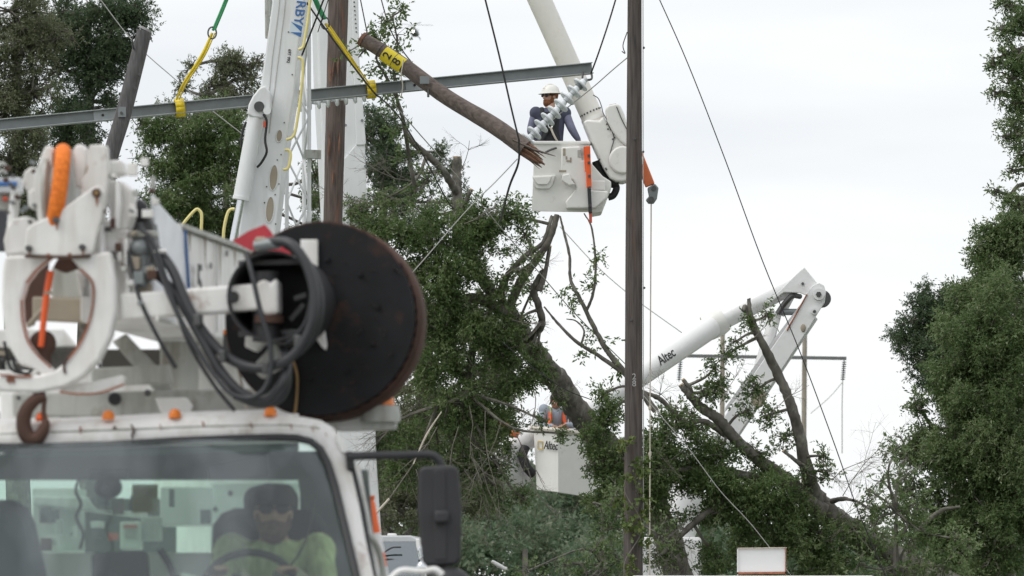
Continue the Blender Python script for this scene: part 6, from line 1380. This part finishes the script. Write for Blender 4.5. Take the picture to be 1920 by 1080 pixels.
standing('airy_oak', 'thin airy treetop left of the crane boom against the sky',
         [(445, 115, 112, 34, .7), (468, 145, 112, 30, .7), (420, 140, 112, 32, .6), (395, 160, 112, 30, .5), (360, 125, 112, 20, .4), (340, 165, 112, 24, .35), (450, 185, 112, 36, .6), (400, 200, 112, 36, .5), (320, 200, 112, 30, .3), (350, 230, 112, 34, .4), (485, 115, 112, 18, .4), (480, 190, 112, 30, .6)], LEAF_DULL, 44, 420, 112, .14, lai=3.8, size=.05, sub=13, twig=4)
standing('pine_tree', 'soft dark treetop behind the broken pole and the broad white boom',
         [(705, 225, 116, 30), (730, 245, 116, 30), (690, 260, 116, 30), (720, 285, 116, 36), (700, 320, 116, 40), (745, 330, 116, 36), (770, 290, 116, 24, .6), (825, 285, 116, 24, .7), (845, 320, 116, 24, .6), (800, 340, 116, 34, .7), (720, 370, 116, 40), (770, 380, 116, 40, .8), (850, 380, 116, 36, .6), (800, 430, 116, 40, .6)], LEAF_DARK, 45, 715, 116, .2, lai=3.5, size=.052, sub=13)
standing('broadleaf_tree', 'dull green tree filling the gap below the auger behind the fallen crown',
         scatter(26, 690, 560, 960, 820, 90, 94, 40, 70, .9) + scatter(14, 680, 800, 900, 960, 89, 92, 45, 70, .9), LEAF_DULL, 46, 800, 92, .2, lai=3.0, size=.058, twig=5)
standing('dark_oak', 'dark rounded oak standing apart left of the leafy right bank',
         [(1715, 600, 100, 34), (1690, 635, 100, 30), (1735, 565, 100, 32), (1760, 600, 100, 50), (1730, 650, 100, 44), (1770, 660, 100, 55), (1800, 600, 100, 50), (1755, 715, 100, 44), (1790, 740, 100, 50), (1770, 560, 100, 28), (1820, 700, 100, 60)], LEAF_DARK, 47, 1790, 100, .2, lai=5.0, size=.05, sub=13)
standing('right_oak', 'large leafy oak bank along the right edge',
         [(1845, 530, 82, 55), (1880, 480, 82, 55), (1905, 440, 82, 50), (1870, 580, 81, 70), (1900, 650, 81, 80), (1830, 640, 81, 60), (1815, 760, 81, 60), (1870, 880, 80.8, 80), (1890, 470, 82, 44), (1840, 480, 82, 34, .7), (1900, 560, 82, 60), (1830, 580, 82, 50), (1800, 640, 82, 36, .9), (1870, 640, 81.5, 70), (1820, 700, 81.5, 60), (1890, 730, 81, 70), (1790, 760, 81.5, 50), (1850, 800, 81, 75), (1780, 840, 81, 55), (1900, 850, 81, 70), (1830, 900, 81, 70), (1890, 960, 81, 75), (1810, 980, 81.5, 60), (1860, 1040, 81, 70), (1915, 430, 82, 34, .8), (1730, 810, 81.5, 36, .6), (1700, 850, 81.5, 36, .6), (1745, 860, 81.5, 45, .8), (1760, 920, 81.5, 40, .7), (1930, 640, 82, 60), (1940, 780, 82, 60), (1940, 930, 82, 60), (1770, 700, 81.5, 40, .8), (1720, 760, 81.5, 26, .6), (1810, 560, 82, 34, .8), (1790, 610, 82, 34, .8), (1700, 920, 81.5, 40, .7), (1730, 980, 81.5, 45, .8), (1780, 1040, 81.5, 50, .8), (1860, 440, 82, 26, .6)], LEAF_FRESH, 48, 1870, 83, .26, lai=4.6, size=.052, sub=15, top=430)
standing('right_oak', 'overhanging oak foliage in the upper right corner',
         [(1888, 10, 78, 26, .9), (1915, 40, 78, 38), (1880, 55, 78, 18, .6), (1915, 100, 78, 42), (1880, 105, 78, 24, .7), (1862, 120, 78, 14, .4), (1895, 150, 78, 32, .8), (1872, 175, 78, 20, .6), (1915, 195, 78, 42), (1905, 245, 78, 30, .8), (1890, 255, 78, 18, .5), (1918, 295, 78, 26, .7), (1900, 320, 78, 16, .4), (1868, 358, 78, 12, .4), (1890, 372, 78, 16, .6), (1912, 385, 78, 24, .8), (1960, 150, 78, 50), (1960, 300, 78, 40)], LEAF_FRESH, 49, 1990, 79, .24, lai=4.4, size=.05, sub=12, top=30)
# shrubs by the fallen trunk
for k, (px, D_, lab, blobs, lm) in enumerate((
        (1680, 74, 'ragged young shrub growing between the toppled trunk and right bank', [(1680, 840, 74, 22, .5), (1655, 900, 74, 26, .5), (1700, 890, 74, 30, .6), (1670, 950, 74, 34, .6), (1630, 920, 74, 18, .4), (1720, 940, 74, 34, .7), (1640, 990, 74, 34, .6), (1690, 1010, 74, 34, .6), (1740, 1000, 74, 34, .7), (1720, 1060, 73.8, 40, .8), (1770, 1060, 73.8, 44, .9), (1800, 1010, 73.8, 40, .8), (1660, 1070, 73.8, 34, .7), (1610, 1060, 73.8, 30, .6)], LEAF_FRESH),
        (1130, 72, 'olive shrub at the foot of the dark pole', [(1150, 990, 71, 34, .9), (1115, 1030, 71, 30, .7), (1060, 1060, 71, 28, .6), (1160, 1050, 71, 38, 1), (1100, 1075, 71, 36, .8), (1160, 920, 71, 26, .7), (1235, 1000, 71, 26, .6), (1140, 950, 71, 24, .6), (990, 1070, 71, 30, .7)], LEAF_FRESH))):
    t = thing('shrub', gpt(px, D_), lab, 'shrub'); st = [gpt(px, D_), P(px, 1060, D_), P(px, 960, D_)]
    mb = MB(); mb.tube(st, [.06, .04, .015], 8); ob('stem', mb, BARK, t)
    foliage('foliage', blobs, lm, t, 60 + k, size=.06, lai=2.2, sub=8, branches='branches', skel=st, br=.009, twigs=3)
# vine on the dark pole
vt = thing('climbing_vine', gpt(1187, 64.7), 'bright green vine climbing the foot of the dark pole', 'vine')
mb = MB(); pth = [P(1187 + 17 * math.sin(k * .9), 1180 - k * 22, 64.8) for k in range(14)]; mb.tube(crm(pth, 4), [.012, .005], 6); ob('stem', mb, BARKL, vt)
foliage('leaves', [(1180, 1060, 64.8, 22, .35), (1200, 1010, 64.8, 20, .35), (1175, 960, 64.8, 20, .3), (1202, 940, 64.8, 18, .4), (1180, 890, 64.8, 16, .3), (1196, 870, 64.8, 12, .4), (1176, 830, 64.8, 10, .3), (1190, 980, 64.7, 16, .4)], LEAF_VINE, vt, 71, size=.055, lai=.9, sub=5, aspect=.7)
# the wood behind everything
wood = bpy.data.objects.new('woods', None); reg(wood, None, (0, 150, 0)); tag(wood, 'blurred green wood along the bottom behind the fallen trees', 'woods', kind='stuff')
foliage('crowns', [(x + rg.uniform(-15, 15), rg.uniform(985, 1110) - (70 if 850 < x < 1250 else 0) , rg.uniform(135, 150), rg.uniform(50, 80), 1.0) for x in range(640, 2000, 26)] + scatter(22, 880, 900, 1250, 1010, 140, 150, 45, 70, .9) + scatter(20, 1240, 1040, 1960, 1120, 135, 145, 40, 60) + scatter(24, 650, 1000, 1240, 1120, 132, 140, 45, 70), LEAF_WOOD, wood, 81, size=.15, lai=3.4, sub=9)
mb = MB(); mb.v = []
for x in range(700, 1950, 90):
    b = gpt(x, 145); mb.tube([b, P(x + rg.uniform(-8, 8), 1000, 145)], [.16, .06], 7)
ob('trunks', mb, BARK, wood)
# pale broken stem low in the picture
bs = tree('snapped_sapling', gpt(984, 90), 'pale broken stem standing among bushes below the lower bucket')
addlimb(bs, 'stem', [gpt(986, 90), P(986, 1080, 90), P(984, 1030, 90)], [.07, .06, .05], m=BARKL)
bs2 = tree('pale_log', P(925, 1062, 95), 'pale bare limb lying in the bushes beside the mirror')
addlimb(bs2, 'stem', [(922, 1052, 95), (935, 1060, 95), (950, 1068, 95)], [.03, .05, .04], m=WTXT)
# cut pale stick leaning beside the cab
stk = thing('broken_stick', P(703, 968, 60), 'long pale stick leaning upward from behind the cab through the leaves', 'stick')
mb = MB(); mb.tube(crm([P(690, 985, 60), P(703, 965, 60), P(730, 935, 60)], 4), [.008, .014, .012], 7); ob('lower_length', mb, ROPE, stk)
mb = MB(); mb.tube(crm([P(775, 870, 60), P(800, 815, 60), P(828, 772, 60)], 4), [.007, .011, .006], 7); ob('upper_length', mb, ROPE, stk)
mb = MB(); mb.tube([P(730, 935, 60), P(775, 870, 60)], .007, 6); ob('middle_length', mb, BARKL, stk)

# ================================================================== wires
def wire(label, pts, r, m=WIRE, sm=6):
    mb = MB(); mb.tube(crm([P(*q) for q in pts], sm), r, 6); return ob('cable', mb, m, None, label=label, cat='cable')
wire('thick black cable hanging from the top to the broken pole end', [(900, -40, 66.7), (935, 100, 66.7), (958, 200, 66.7), (973, 262, 66.7)], .0125)
wire('black cable dropping from the splintered pole end into the leaves', [(973, 262, 66.7), (972, 305, 66.8), (955, 350, 67.5), (938, 415, 70)], .014)
wire('dark cable crossing the yellow sling from upper left to beam', [(566, -8, 66.4), (600, 40, 66.4), (650, 108, 66.4), (700, 172, 66.4), (712, 182, 66.6)], .012)
wire('dark cable running down from beam past the cut limb', [(712, 182, 66.6), (745, 215, 68), (790, 285, 70), (835, 370, 72), (850, 390, 73)], .010)
wire('thin line from the beam down to the bucket foliage', [(725, 180, 66.6), (790, 255, 68), (870, 345, 70), (950, 440, 72), (1010, 510, 73), (1080, 590, 74), (1180, 690, 76)], .007, WIREL)
wire('thin dark wire from the sky down to the broken pole top', [(670, -30, 67.5), (684, 40, 67.5), (690, 70, 67.5)], .008)
wire('thin dark wire passing behind the caught branch to the broken pole', [(707, -30, 68.6), (730, 50, 68.5), (755, 95, 68.4), (783, 130, 67.9)], .008)
wire('pale wire crossing the upper left oak to the crane', [(185, -5, 80), (250, 78, 80), (330, 150, 80), (395, 205, 80), (455, 252, 80)], .008, WIREL)
wire('pale guy wire rising from the auger to the splintered pole', [(690, 590, 66), (765, 520, 66.3), (870, 400, 66.6), (930, 340, 66.8), (970, 298, 67)], .0065, WIREL)
wire('grey conductor from the top down to the beam end shackle', [(1160, -20, 68), (1142, 40, 68), (1122, 100, 68), (1108, 138, 68.1)], .011)
wire('thin wire from the dark pole to the insulator string', [(1180, 105, 66), (1150, 130, 66.8), (1110, 165, 67.3), (1060, 205, 67.6), (1020, 238, 67.6)], .0065, WIREL)
wire('long grey wire sweeping from the top down to the toppled trunk', [(1228, -20, 72), (1290, 120, 72), (1360, 300, 72), (1430, 490, 72), (1500, 660, 72), (1560, 820, 72), (1610, 960, 72), (1665, 1090, 72)], .0075)
wire('slack grey wire through the leaves of the toppled oak to the board', [(1205, 740, 73), (1290, 840, 73), (1350, 920, 73), (1410, 985, 73), (1480, 1075, 73)], .0065, WIREL)
wire('faint far wire behind the pole toward the lift boom', [(1050, 425, 120), (1120, 500, 120), (1190, 560, 120), (1280, 625, 120)], .010, WIREL)
wire('far pale wire hanging from the distant crossarm insulator', [(1580, 716, 259), (1579, 760, 259), (1579, 850, 259)], .025, WIREL)
wire('far pale wire sloping off the distant crossarm insulator', [(1580, 716, 259), (1555, 745, 259), (1520, 775, 259)], .02, WIREL)
wire('thin line slanting through the bare branch below the raised bucket', [(940, 640, 75), (1000, 690, 75), (1060, 730, 75), (1110, 750, 75)], .007)
